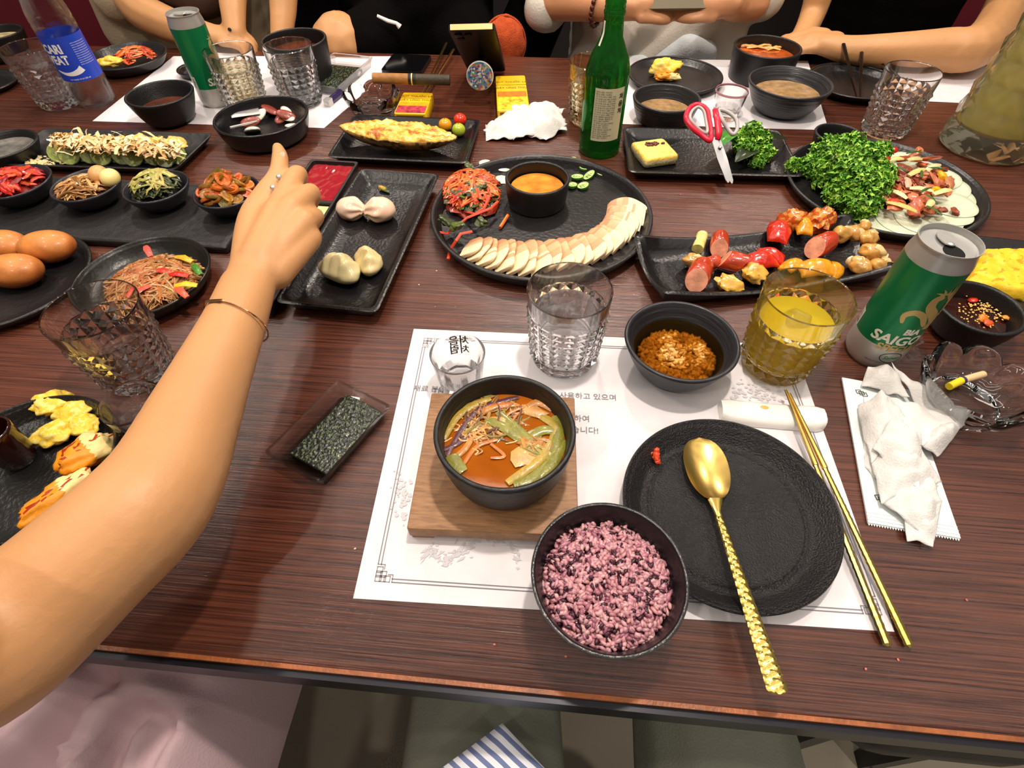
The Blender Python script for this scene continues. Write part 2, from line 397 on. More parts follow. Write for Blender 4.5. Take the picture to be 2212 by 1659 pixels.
# ================================================================= the room
TA = rad(-5.74)
def TW(u, v):      # table coordinates (u along the front edge, v away from the viewer) -> world
    x0, y0 = 0.02, .0906
    return (x0+u*cos(TA)-v*sin(TA), y0+u*sin(TA)+v*cos(TA))
def Z(h): return T+h
fl = thing('floor', None, None, (0, 0, 0), TA); fl['kind'] = 'structure'
tilem = mat('floor_tile', 'b5ac98', .45, var=(6, .08), bump=(90, .1)); grout = mat('floor_grout', '3c3830', .9)
g = M(); g.box((0, 1.2, -.02), (6, 6, .02)); g.build('grout_bed', grout, fl)
tm_ = M(); tm_.box((0, 0, -.005), (.595, .595, .012)); t0 = tm_.build('tile', tilem, fl)
first = True
for i in range(-4, 5):
    for j in range(-3, 5):
        o = t0 if first else t0.copy()
        if not first: COL.objects.link(o)
        o.location = (.32+i*.6, j*.6+.12, 0); first = False
bw = M(); bw.box((0, 2.72, 1.3), (6, .1, 2.6), (0, 0, TA)); bw.build('wall_back', mat('dark_wall', '171113', .7, var=(3, .2))).__setitem__('kind', 'structure')
# ================================================================= table
tb = thing('dining_table', 'long dark red-brown wooden restaurant table with a black metal edge strip', 'table', (*TW(0, .58), 0), TA)
m = M(); hw, hd = 1.75, .59
m.loft([[(-hw, -hd+.002, T-.03), (hw, -hd+.002, T-.03), (hw, hd, T-.03), (-hw, hd, T-.03)], [(-hw, -hd, T-.028), (hw, -hd, T-.028), (hw, hd, T-.028), (-hw, hd, T-.028)],
        [(-hw, -hd, T-.003), (hw, -hd, T-.003), (hw, hd, T-.003), (-hw, hd, T-.003)], [(-hw+.003, -hd+.004, T), (hw-.003, -hd+.004, T), (hw-.003, hd-.003, T), (-hw+.003, hd-.003, T)]])
m.build('tabletop', tablewood, tb)
m = M(); m.box((0, -hd+.0005, T-.0045), (2*hw, .006, .004)); m.build('edge_band', mat('edge_highlight', '8f5026', .4, bump=(300, .4), var=(60, .3)), tb)  # lamp highlight on the bevel put into this strip's orange colour
blackmetal = mat('black_metal', '24242a', .35, metal=.6)
m = M(); m.box((0, -hd-.002, T-.021), (2*hw, .01, .027)); m.build('edge_strip', blackmetal, tb)
for sx in (-1, 1):
    for sy in (-1, 1):
        m = M(); m.box((sx*1.45, sy*.42, (T-.03)/2), (.05, .05, T-.03)); m.build('leg', blackmetal, tb)
# ================================================================= placemat with its print
def sheet(name, c4, z, mt, label, cat, th=.0004, group=None):
    p = [W(px, py, z) for px, py in c4]; cx = sum(q[0] for q in p)/4; cy = sum(q[1] for q in p)/4
    t = thing(name, label, cat, (cx, cy, Z(0)), 0, group); a, b, c, d = [Vector((q[0]-cx, q[1]-cy)) for q in p]
    mm = M()
    def fn(u, v):
        q = (a*(1-u)+b*u)*(1-v)+(d*(1-u)+c*u)*v; return (q.x, q.y, z+th+.0006*max(0, noise.noise(Vector((q.x*9, q.y*9, z*50)))))
    mm.grid(fn, 24, 16, thick=th*.9); mm.build('paper_sheet', mt, t)
    return t, (a, b, c, d)
pm, (A, B, C, D) = sheet('placemat', [(894, 711), (1713, 746), (1932, 1365), (763, 1293)], 0.0002, papermat, 'white printed paper placemat under the kimchi soup and purple rice in the foreground', 'placemat')
ink = M(); fink = M()
ex = (B-A).normalized(); ey = (A-D).normalized(); wd = (B-A).length; ht = (A-D).length
rzm = atan2(ex.y, ex.x)
def mp(u, v): q = A+ex*u-ey*v; return (q.x, q.y, .00135)     # from the top left corner, metres
def line(mm, p, q, w_=.0007):
    p = Vector(mp(*p)); q = Vector(mp(*q)); d = (q-p).normalized(); n = Vector((-d.y, d.x, 0))*w_/2
    mm.add([p-n-d*w_/2, q-n+d*w_/2, q+n+d*w_/2, p+n-d*w_/2], [[0, 1, 2, 3]])
for k, o_ in ((0, .0145), (1, .0172)):
    c_ = .014 if k == 0 else .011
    W_, H_ = wd-o_, ht-o_
    for a_, b_ in (((o_+c_, o_), (W_-c_, o_)), ((o_+c_, H_), (W_-c_, H_)), ((o_, o_+c_), (o_, H_-c_)), ((W_, o_+c_), (W_, H_-c_))): line(ink, a_, b_)
for sx, sy in ((0, 0), (1, 0), (0, 1), (1, 1)):        # corner knots
    X0 = lambda x: x if not sx else wd-x
    Y0 = lambda y: y if not sy else ht-y
    for i in range(3):
        for j in range(3):
            if i+j > 2: continue
            x = .0145+i*.0036; y = .0145+j*.0036; s_ = .0048
            for p, q in (((x, y), (x+s_, y)), ((x+s_, y), (x+s_, y+s_)), ((x+s_, y+s_), (x, y+s_)), ((x, y+s_), (x, y))):
                line(ink, (X0(p[0]), Y0(p[1])), (X0(q[0]), Y0(q[1])), .0005)
    for p, q in (((.0145, .0285), (.0205, .0285)), ((.0205, .0285), (.0205, .0245)), ((.0285, .0145), (.0285, .0205)), ((.0285, .0205), (.0245, .0205))): line(ink, (X0(p[0]), Y0(p[1])), (X0(q[0]), Y0(q[1])), .0005)
def mat_text(s, px, py, size, mm, align='L'):
    x, y = W(px, py); flat_text(mm, s, size, x-pm.location[0], y-pm.location[1], .0014, rzm, align=align)
for s, px, py in (('재료 본연의 맛을 살린 최상급 식재료만을 사용하고 있으며', 1330, 866), ('항상 신선한 재료로 정성을 다하여', 1272, 912), ('최고의 음식으로 보답하겠습니다!', 1292, 938)): mat_text(s, px, py, .0088, ink, 'R')
mat_text('THE', 934, 850, .0088, ink)
for s, px, py in (('엄선된', 930, 872), ('재료', 926, 893), ('으로', 921, 920)): mat_text(s, px, py, .0085, ink)
# faint ink-wash mountains and blossom
for i in range(170):
    u = rnd.gauss(0, 1); t = rnd.random(); px = 915+t*210; py = 1195+25*sin(t*7)-abs(20*sin(t*13))+rnd.gauss(0, 9)
    x, y = W(px, py); x -= pm.location[0]; y -= pm.location[1]; a = rnd.uniform(-.8, .8)+(.6 if t < .5 else -.4); L_ = rnd.uniform(.001, .0055); w_ = rnd.uniform(.0004, .0014)
    d = Vector((cos(a), sin(a), 0)); n = Vector((-d.y, d.x, 0)); p = Vector((x, y, .00132+i*1e-7))
    fink.add([p-d*L_, p-n*w_, p+d*L_*.6, p+n*w_], [[0, 1, 2, 3]])
for i in range(60):
    px = rnd.gauss(872, 12); py = rnd.gauss(1075, 28); x, y = W(px, py); x -= pm.location[0]; y -= pm.location[1]; r = rnd.uniform(.0008, .0022)
    k = 7; fink.add([(x+r*cos(6.28*j/k), y+r*sin(6.28*j/k), .00132+i*1e-7) for j in range(k)], [list(range(k))])
for i in range(90):
    px = rnd.gauss(1640, 38); py = rnd.gauss(850, 14); x, y = W(px, py); x -= pm.location[0]; y -= pm.location[1]; r = rnd.uniform(.0006, .002)
    k = 5; fink.add([(x+r*1.6*cos(6.28*j/k), y+r*sin(6.28*j/k), .00132+i*1e-7) for j in range(k)], [list(range(k))])
ink.build('printed_border_and_text', inkm, pm, kind=None); fink.build('ink_drawing', inkf, pm, kind='stuff')
# ================================================================= foreground: coaster, soup bowl, rice bowl
cx, cy = -.0135, .2625
cb = thing('wooden_coaster', 'square brown wooden board under the black bowl of kimchi soup', 'coaster', (cx, cy, Z(.0012)), rad(-3.4))
m = M(); s_ = .0705
m.loft([[(x*k, y*k, z) for x, y in smooth_outline(box_outline(s_, s_*1.02), .002, 3)] for k, z in ((.99, .006), (1, .0075), (1, .0195), (.99, .0205))]); m.build('board', coasterwood, cb)
for sy in (-1, 1):
    for sx in (-1, 1): m = M(); m.box((sx*.06, sy*.055, .0031), (.018, .03, .0058)); m.build('foot', coasterwood, cb)
Z0 = .0218
x, y, R = circ(933, 1247, 811, 1060, .058+Z0)
def wobs(a, z): return 1+(.006*noise.noise(Vector((a*2.2, z*160, 0)))+.004*noise.noise(Vector((a*7, z*420, 5)))) if .004 < z < .05 else 1
sb = vessel('soup_bowl', 'black hammered stoneware bowl of orange kimchi soup on a wooden board', 'bowl', x, y, R, .058, .036, .30, .0045, .008, stone_rough, z0=Z0, seg=160, wob=wobs)
broth = mat('orange_broth', 'b8620f', .06, trans=.35, ior=1.33, var=(30, .2), bump=(25, .08))
m = M(); m.lathe([(0, .038), (R*.5, .0385), (R-.0062, .0385), (R-.0062, .0375), (R*.6, .030), (0, .03)], 72); m.build('broth', broth, sb)
def soupP(px, py, h=.0625): q = W(px, py, h+Z0-.0); return (q[0], q[1], Z(h+Z0))
m = M(); Hs = .0405
def curve_px(pts, h, r, col, flat=.35, seg=7, mm=None):
    P = [Vector((*W(px, py, h+Z0), Z(h+Z0)+rnd.uniform(-.0006, .0012))) for px, py in pts]; Q = []
    for i in range(len(P)-1):
        p0 = P[max(i-1, 0)]; p1 = P[i]; p2 = P[i+1]; p3 = P[min(i+2, len(P)-1)]
        for k in range(5):
            t = k/5; Q.append(.5*((2*p1)+(p2-p0)*t+(2*p0-5*p1+4*p2-p3)*t*t+(3*p1-p0-3*p2+p3)*t**3))
    Q.append(P[-1]); n = len(Q); (mm or m).tube(Q, [r*(.45+.55*sin(pi*min(1, max(0, (i+.6)/n)))**.4) for i in range(n)], seg, col, flat)
g1, g2, g3, pu, pk, cr = lin('7d7a26'), lin('a88c34'), lin('b97c3c'), lin('55303a'), lin('d09a5c'), lin('c06c20')
for pts, r, c in (([(958, 950), (985, 905), (1020, 878), (1060, 862)], .0035, g2), ([(965, 985), (1000, 925), (1035, 885), (1085, 868), (1120, 858)], .0028, pu), ([(955, 940), (972, 912), (1000, 880), (1030, 868)], .003, g3),
        ([(948, 975), (985, 960), (1015, 935), (1040, 915)], .0025, pu), ([(962, 1000), (1000, 975), (1020, 945)], .0028, g3), ([(1050, 905), (1090, 925), (1130, 945), (1175, 930), (1210, 935)], .005, g1),
        ([(1075, 890), (1110, 920), (1150, 955)], .0042, g1), ([(1150, 890), (1180, 905), (1200, 925), (1190, 960)], .004, g2), ([(1110, 1050), (1150, 1035), (1185, 1000), (1205, 950), (1200, 900)], .0055, g1),
        ([(1095, 1045), (1130, 1020), (1170, 990), (1190, 955)], .004, g2), ([(1160, 1035), (1195, 1000), (1218, 950)], .0045, g1), ([(1140, 880), (1165, 870), (1195, 885)], .004, g3), ([(975, 985), (985, 1005), (1000, 1022)], .007, g1),
        ([(1040, 890), (1075, 878), (1110, 872)], .0035, cr), ([(1000, 1005), (1030, 965), (1075, 950)], .002, cr), ([(1060, 960), (1090, 985), (1060, 990)], .0016, cr), ([(985, 930), (1020, 910), (1050, 920), (1085, 940)], .0018, g3)): curve_px(pts, .0392, r, c)
for i in range(46):
    a = rnd.uniform(0, 6.28); px = 1040+rnd.gauss(0, 38); py = 925+rnd.gauss(0, 22); L_ = rnd.uniform(14, 34)
    curve_px([(px, py), (px+L_*cos(a), py+L_*.6*sin(a)), (px+L_*1.4*cos(a+.7), py+L_*.8*sin(a+.7))], .0388, .0009, jit(pk, .25), 1, 5)
sc_ = W(1060, 905, .04+Z0); strand(m, (sc_[0], sc_[1], 0), .030, (Z(.0375+Z0), Z(.0415+Z0)), 46, .045, .0011, [lin('a0703c'), lin('8a6a34'), lin('b88448'), lin('6a4a34'), lin('94843c')], .6, 5, .3, 1.3, .5)
sc_ = W(1165, 960, .04+Z0); strand(m, (sc_[0], sc_[1], 0), .022, (Z(.0375+Z0), Z(.041+Z0)), 22, .040, .0017, [lin('a0803c'), lin('8a8034'), lin('b07a38')], .5, 5, .3, 1., .4)
for px, py, rx, ry in ((1135, 985, .012, .011), (1150, 888, .013, .006), (1085, 905, .006, .005)): q = W(px, py, .0392+Z0); m.ell((q[0], q[1], Z(.0392+Z0)), (rx, ry, .0016), (0, .08, rnd.uniform(0, 3)), pk, 2, .4, 30, px)
m.build('soup_vegetables', food).__setitem__('kind', 'stuff'); tag(bpy.data.objects['soup_vegetables'], 'green and purple vegetable strips and mushrooms floating in orange kimchi soup', 'soup vegetables')
# rice bowl
x, y, R = circ(1148, 1489, 1084, 1425, .06)
rb_ = vessel('rice_bowl', 'black round bowl heaped with purple black-rice at the table edge', 'bowl', x, y, R, .06, .026, .55, .0032, .006, stone_gloss, seg=96, lip=.0006)
def grains(name, label, n, R, zf, dome, sizes, cols, mt, cx, cy, cat='rice', seed=3, deep=.012):
    r2 = random.Random(seed); mm = M(); V, F = ico(1)
    for i in range(n):
        d = R*sqrt(r2.random()); a = r2.uniform(0, 6.2832); k = d/R; lump = .0035*noise.noise(Vector((d*cos(a)*55, d*sin(a)*55, seed)))
        z = zf+dome*(1-k**2.2)+lump-r2.random()**2*deep; l, w_ = sizes; l *= r2.uniform(.8, 1.2); w_ *= r2.uniform(.85, 1.15)
        Rm = Euler((0, r2.uniform(-.6, .6), r2.uniform(0, 6.28))).to_matrix(); c = Vector((cx+d*cos(a), cy+d*sin(a), z)); cc = r2.choice(cols); kk = r2.uniform(.85, 1.15)
        mm.add([c+Rm@Vector((p.x*l, p.y*w_, p.z*w_)) for p in V], F, tuple(v*kk for v in cc))
    o = mm.build(name, mt, sharp=180); tag(o, label, cat, kind='stuff'); return o
ricem = mat('rice_grain', rough=.3, vc=True, sss=.2)
pr_ = [lin('c08a92'), lin('ca949a'), lin('b07680'), lin('d09c9e'), lin('bc808a'), lin('9a6070'), lin('c68a8e'), lin('c89096'), lin('3a1c28'), lin('44202c')]
m = M(); m.lathe([(0, .03), (R*.6, .03), (R-.006, .045), (R*.7, .047), (0, .05)], 32, (x, y, T), lin('5a2c3a'))
grains('purple_rice', 'heap of sticky purple rice with black grains in the round black bowl', 3100, R-.0085, Z(.043), .0105, (.0037, .0017), pr_, ricem, x, y, deep=.012)
# near plate
x, y, R = circ(1347, 1825, 901, 1332, .021)
pl = vessel('dinner_plate', 'empty black speckled dinner plate with a gold spoon resting on it', 'plate', x, y, R, .021, .073, .8, .0035, .0055, mat('oily_stoneware', '1d1b1c', .27, bump=(700, .9), var=(18, .4)), seg=128, rings=True)
q = W(1412, 982, .012); m = M(); cc = lin('c2401a')
for k in range(7): m.ell((q[0]+rnd.uniform(-.003, .003), q[1]+(k-3)*.0022, Z(.0108)+rnd.uniform(0, .002)), (.0032, .003, .0024), (0, 0, rnd.random()), jit(cc, .2), 2, .5, 30, k)
tag(m.build('kimchi_scrap', food), 'small red scrap of kimchi on the rim of the empty black plate', 'food scrap')
# spoon
def spoonlike():
    sp = thing('spoon', 'gold spoon with a hammered handle lying across the black plate', 'spoon')
    P0 = Vector((*W(1512, 942, .017), Z(.015))); P1 = Vector((*W(1545, 1082, .014), Z(.0145))); d = P1-P0; L_ = d.length; d.normalize(); n = Vector((d.y, -d.x, 0)).normalized()
    ctr = P0+d*L_*.5; hw_ = (Vector(W(1568, 1000, .014))-Vector(W(1471, 1000, .014))).length*.5
    sp.location = (ctr.x, ctr.y, Z(.008))
    m = M(); N_ = 20; K = 24; vs = []
    def wd_(t): return hw_*(max(0, 1-abs(2*t-1)**2.3))**.5*(1.04-.14*t)
    for i in range(N_+1):
        t = i/N_
        for j in range(K+1):
            s = -1+2*j/K; p = P0+d*(L_*t)+n*(wd_(t)*s); dep = .0065*(1-s*s)*(sin(pi*min(1, t*1.02))**.7 if 0 < t < 1 else 0)
            vs.append((p.x-sp.location[0], p.y-sp.location[1], p.z-dep-sp.location[2]))
    fs = [[i*(K+1)+j, (i+1)*(K+1)+j, (i+1)*(K+1)+j+1, i*(K+1)+j+1] for i in range(N_) for j in range(K)]
    n0 = len(vs); vs2 = [(a, b, c-.0009) for a, b, c in vs]; fs2 = [[k+n0 for k in f[::-1]] for f in fs]; m.add(vs+vs2, fs+fs2)
    m.build('spoon_bowl', gold, sp, sharp=60)
    # handle: narrow neck, widening hammered blade
    Q0 = Vector((*W(1545, 1076, .014), Z(.0135))); Q1 = Vector((*W(1551, 1105, .017), Z(.016))); Q2 = Vector((*W(1625, 1325, .0265), Z(.0262))); Q3 = Vector((*W(1683, 1500, .028), Z(.0285)))
    m = M(); vs = []; N_ = 150
    for i in range(N_+1):
        t = i/N_
        if t < .1: p = Q0.lerp(Q1, t/.1); w_ = .0065-.0035*(t/.1)
        elif t < .6: p = Q1.lerp(Q2, (t-.1)/.5); w_ = .003+.0025*(t-.1)/.5
        else: p = Q2.lerp(Q3, (t-.6)/.4); w_ = .0055+.0018*(t-.6)/.4
        if t > .975: w_ *= sqrt(max(.05, 1-((t-.975)/.026)**2))
        for j in range(9):
            s = -1+j/4; q = p+n*(w_*s)
            bumpz = (-.0009*abs(sin(i*.55+(j//3)*1.57))*(1 if t > .12 else 0)); vs.append((q.x-sp.location[0], q.y-sp.location[1], q.z+.0013*(1-s*s)**.5+bumpz-sp.location[2]))
    fs = [[i*9+j, (i+1)*9+j, (i+1)*9+j+1, i*9+j+1] for i in range(N_) for j in range(8)]; n0 = len(vs)
    vs += [(a, b, c-.0014) for a, b, c in vs]; fs += [[k+n0 for k in f[::-1]] for f in fs[:N_*8]]
    for i in range(N_): fs += [[i*9, i*9+n0, (i+1)*9+n0, (i+1)*9], [i*9+8, (i+1)*9+8, (i+1)*9+8+n0, i*9+8+n0]]
    fs.append([N_*9+j for j in range(9)][::-1]+[N_*9+j+n0 for j in range(9)])
    m.add(vs, fs); m.build('handle', goldham, sp, sharp=25)
spoonlike()
def chopstick(a, b, ha, hb, name='chopstick', label='', mt1=gold, mt2=goldham, r0=.0013, r1=.0040, group=None, split=.36, hm=None):
    P = Vector((*W(*a, ha), Z(ha))); Q = Vector((*W(*b, hb), Z(hb))); th = thing(name, label, 'chopstick', (P.x*.5+Q.x*.5, P.y*.5+Q.y*.5, min(P.z, Q.z)), 0, group)
    o = Vector(th.location); P -= o; Q -= o
    m = M(); S = P.lerp(Q, split); m.tube([P, S], [r0, r0+(r1-r0)*.55], 8); m.build('tip', mt1, th)
    m = M(); N_ = 70; m.tube([S.lerp(Q, i/N_) for i in range(N_+1)], [(r0+(r1-r0)*(.55+.45*i/N_))*(1-.16*abs(sin(i*1.1)))*(1 if i < N_ else .5) for i in range(N_+1)], 8, flat=.6); m.build('handle', mt2, th, sharp=20)
chopstick((1697, 843), (1919, 1397), .016, .0045, label='gold chopstick half hidden by the black plate rim, left of its pair')
chopstick((1705, 850), (1967, 1400), .0165, .0045, label='gold chopstick lying along the right edge of the placemat, right of its pair')
# ceramic rest
rp = thing('cutlery_rest', 'white glazed ceramic cutlery rest under the gold chopsticks', 'cutlery rest', (*W(1667, 893, .008), Z(.0012)), atan2(W(1775, 900, .008)[1]-W(1556, 882, .008)[1], W(1775, 900, .008)[0]-W(1556, 882, .008)[0]))
L_ = hypot(W(1778, 900, .008)[0]-W(1556, 882, .008)[0], W(1778, 900, .008)[1]-W(1556, 882, .008)[1])/2
m = M(); loops = []
for i in range(25):
    t = -1+i/12; e = 1-.25*max(0, abs(t)-.86)/.14; zt = .0125-.003*(1-t*t); hw_ = .0135*e
    loops.append([(t*L_, hw_*cc_, max(0, z_)) for cc_, z_ in ((-1, 0), (-1.0, .005), (-.86, zt*.82), (-.6, zt), (0, zt+.0008), (.6, zt), (.86, zt*.82), (1.0, .005), (1, 0))])
m.loft(loops); m.build('rest_body', mat('white_ceramic', 'f4f0e8', .15, coat=.4), rp, sharp=60)
m = M(); m.ell((-.0075, .004, .0105), (.0042, .0022, .0004), col=lin('d9a44a')); m.build('sauce_stain', mat('stain', 'e0b060', .3), rp)
# brown grain soup
x, y, R = circ(1349, 1602, 649, 825, .046)
gb = vessel('small_soup_bowl', 'black ribbed bowl of sweet brown rice drink on the placemat', 'bowl', x, y, R, .046, .03, .6, .0045, .006, mat('grey_black_glaze', '2a2a2e', .35, bump=(60, .7, (.3, .3, 5)), var=(12, .2)), seg=96)
m = M(); m.lathe([(0, .0295), (R-.0095, .0295), (R-.0098, .0285), (0, .0275)], 64); o = m.build('clear_broth', mat('murky_broth', 'e6d6a8', .03, trans=1., ior=1.1, mixt=.6), gb)
grains('rice_grains', 'soaked brown rice grains in the cloudy broth of the ribbed black bowl', 900, R-.0205, Z(.0225), .0058, (.0050, .0022), [lin('d6a058'), lin('deae66'), lin('c99048'), lin('a87434')], mat('soaked_grain', rough=.95, vc=True), x-.001, y-.003, seed=9, deep=.004)
# ================================================================= tumblers
def tumbler(label, x, y, R=.0415, h=.097, rb=.034, liquid=None, lev=.06, ice_n=0, rows=7, colsn=18, gm=None, lname='water', group=None):
    th = thing('tumbler', label, 'glass', (x, y, T+.0008), rnd.uniform(0, .4), group); gm = gm or glass; m = M()
    zt = h*.74; z0 = .008; rr = lambda z: rb+(R-rb)*(z/h)
    # faceted outer wall
    vs = []; fs = []
    def idx(i, j): return i*colsn+(j % colsn)
    for i in range(rows+1):
        z = z0+(zt-z0)*i/rows
        for j in range(colsn): a = 2*pi*j/colsn; vs.append((rr(z)*cos(a), rr(z)*sin(a), z))
    for i in range(rows):
        for j in range(colsn):
            a = 2*pi*(j+.5)/colsn; z = z0+(zt-z0)*(i+.5)/rows; k = len(vs); vs.append(((rr(z)+.0030)*cos(a), (rr(z)+.0030)*sin(a), z)); q = [idx(i, j), idx(i, j+1), idx(i+1, j+1), idx(i+1, j)]
            fs += [[q[0], q[1], k], [q[1], q[2], k], [q[2], q[3], k], [q[3], q[0], k]]
    S = colsn*4; k0 = len(vs)
    def ring(r, z): b = len(vs); vs.extend([(r*cos(2*pi*j/S), r*sin(2*pi*j/S), z) for j in range(S)]); return b
    top = [idx(rows, j) for j in range(colsn)]; bot = [idx(0, j) for j in range(colsn)]
    r1 = ring(rr(zt)+.0004, zt+.001)
    for j in range(colsn):
        for k in range(4):
            fs.append([top[j], r1+(j*4+k+1) % S, r1+(j*4+k) % S][::-1] if k < 4 else [])
        fs.append([top[j], top[(j+1) % colsn], r1+(j*4+4) % S])
    prev = r1
    inner = h*.13
    for r, z in ((rr(h*.9)+.0003, h*.9), (R+.0001, h-.0012), (R-.0008, h), (R-.0017, h-.001), (rr(h*.85)-.0022, h*.85), (rr(h*.5)-.0034, h*.5), (rr(inner)-.0045, inner+.004), (rr(inner)-.008, inner), (rb*.35, inner-.0012)):
        b = ring(r, z); fs += [[prev+j, prev+(j+1) % S, b+(j+1) % S, b+j] for j in range(S)]; prev = b
    vs.append((0, 0, inner-.0015)); c = len(vs)-1; fs += [[prev+j, prev+(j+1) % S, c] for j in range(S)]
    r2 = ring(rr(.004), .004)
    for j in range(colsn):
        for k in range(4): fs.append([bot[j], r2+(j*4+k) % S, r2+(j*4+k+1) % S])
        fs.append([bot[j], r2+(j*4+4) % S, bot[(j+1) % colsn]])
    r3 = ring(rb*.9, 0); fs += [[r2+j, r3+j, r3+(j+1) % S, r2+(j+1) % S] for j in range(S)]; fs.append([r3+j for j in range(S)][::-1])
    m.add(vs, fs); m.build('glass_body', gm, th, sharp=22)
    if liquid:
        m = M(); ri = (lambda z: rr(z)-.0030*(1-z/h)-.0012) if liquid is beer else (lambda z: rr(z)-.0046*(1-z/h)-.0020)
        m.lathe([(0, inner-(.0020 if liquid is beer else -.0004)), (ri(inner)-.0060, inner-(.0008 if liquid is beer else -.0006)), (ri(inner+.006), inner+.006), (ri(lev*.6), lev*.6), (ri(lev), lev), (0, lev)], 40); m.build(lname, liquid, th)
        for k in range(ice_n):
            m = M(); a = k*2.4; vs_, fs_ = ico(1); m.box((.014*cos(a)*(k > 0), .014*sin(a)*(k > 0), lev-.003-k*.008), (.022, .021, .02), (rnd.uniform(-.5, .5), rnd.uniform(-.5, .5), rnd.uniform(0, 3))); o = m.build('ice_cube', ice, th)
            bv = o.modifiers.new('b', 'BEVEL'); bv.width = .003; bv.segments = 3
    return th
def rimxy(l, r, t, b, h): x, y, R = circ(l, r, t, b, h); return x, y
tumbler('clear diamond-cut tumbler of water and ice in the centre of the placemat', *rimxy(1138, 1325, 566, 689, .097), liquid=water, lev=.066, ice_n=2)
tumbler('diamond-cut tumbler of yellow beer standing in front of the green can', *rimxy(1650, 1851, 575, 708, .097), R=.0418, liquid=beer, lev=.064, ice_n=1, gm=beerglass, lname='beer')
tumbler('empty-looking diamond-cut tumbler beside the noodle plate, behind the reaching arm', *rimxy(87, 296, 604, 735, .097), R=.0425, rows=6, liquid=water, lev=.03)
tumbler('diamond-cut tumbler standing beside the tall beer pitcher at the far right', *rimxy(1912, 2038, 129, 178, .097))
tumbler('diamond-cut water tumbler in front of the large black bowl at the far side', *rimxy(565, 673, 78, 118, .097), liquid=water, lev=.07)
tumbler('diamond-cut tumbler standing just right of the far green can', *rimxy(437, 545, 87, 128, .097), liquid=mat('soju_water', 'f4f0d8', 0, trans=1, ior=1.25, mixt=.5), lev=.066)
tumbler('diamond-cut tumbler left of the blue-labelled water bottle', *rimxy(1, 112, 81, 121, .097), R=.044, liquid=water, lev=.08, ice_n=2)
x, y = W(1288, 250, .04); tumbler('tumbler of pale beer half hidden behind the green glass bottle', *rimxy(1230, 1343, 114, 150, .097), liquid=mat('far_beer', 'f6dd8a', 0, trans=1, ior=1.25, mixt=.45), lev=.062, gm=beerglass, lname='beer')
def shot_glass(label, x, y, R=.0275, h=.05, rb=.021, tint=None, fill=None, text=False):
    th = thing('shot_glass', label, 'shot glass', (x, y, T+.0015), 0)
    m = M(); pr = [(0, 0), (rb*.95, 0), (rb, .001), (rb+(R-rb)*.35, h*.35), (R-.0002, h-.002), (R, h-.0008), (R-.0007, h), (R-.0015, h-.001), (R-.0022, h-.004), (rb+(R-rb)*.35-.0018, h*.38), (rb-.004, h*.26), (rb*.5, h*.22), (0, h*.22)]
    m.lathe(pr, 48, wob=lambda a, z: 1-(.035*abs(sin(a*5)) if z < h*.3 else 0)); m.build('glass_body', glass, th, sharp=30)
    if tint: m = M(); m.lathe([(R+.0001, h-.003), (R+.0004, h-.0015), (R-.0004, h+.0004), (R-.0014, h-.001), (R-.001, h-.003)], 48); m.build('rim', tint, th)
    if fill: m = M(); m.lathe([(0, h*.24), (rb-.005, h*.28), (rb+(R-rb)*.35-.0025, h*.4), (R-.0045, fill), (0, fill)], 40); m.build('water', water, th)
    if text:
        mm = M()
        for s, z, sz in (('처음', .036, .012), ('처럼', .0245, .012)):
            v, f = text_pts(s, sz, bold=.0003); cyl_wrap(mm, v, f, lambda z: rb+(R-rb)*max(0, z)/h+.0003, rad(92), z, (.5, .5, .5))
        mm.build('lettering', inkb, th)
    return th
shot_glass('clear shot glass with black lettering at the top left of the placemat', *rimxy(929, 1047, 720, 809, .05), text=True)
shot_glass('small clear shot glass half hidden by the reaching arm', *rimxy(227, 332, 825, 915, .05), R=.0265, fill=.034)
shot_glass('shot glass with a pink rim beside the black bowls at the far right', *rimxy(1544, 1619, 180, 213, .045), tint=mat('pink_rim', 'e9a7ae', .1, trans=.4), h=.045)
# ================================================================= trays and plates in the middle
def Q(px, py, h=0): x, y = W(px, py, h); return (x, y, Z(h))
def tray(name, label, c4, h, m=stone_gloss, rr=.008, base=.8, t=.005, fl=.006, lift=0., reg=True, part='tray_body', z0=0.0):
    cx, cy, a, loc = quad_frame(c4, h+z0); loc = regular(loc) if reg else loc
    th = thing(name, label, 'plate', (cx, cy, Z(z0)), a); dish_mesh(smooth_outline(loc, rr), h, t, base, fl, lift).build(part, m, th, sharp=60); return th, loc
def dome_px(px, py, h): return Q(px, py, h)
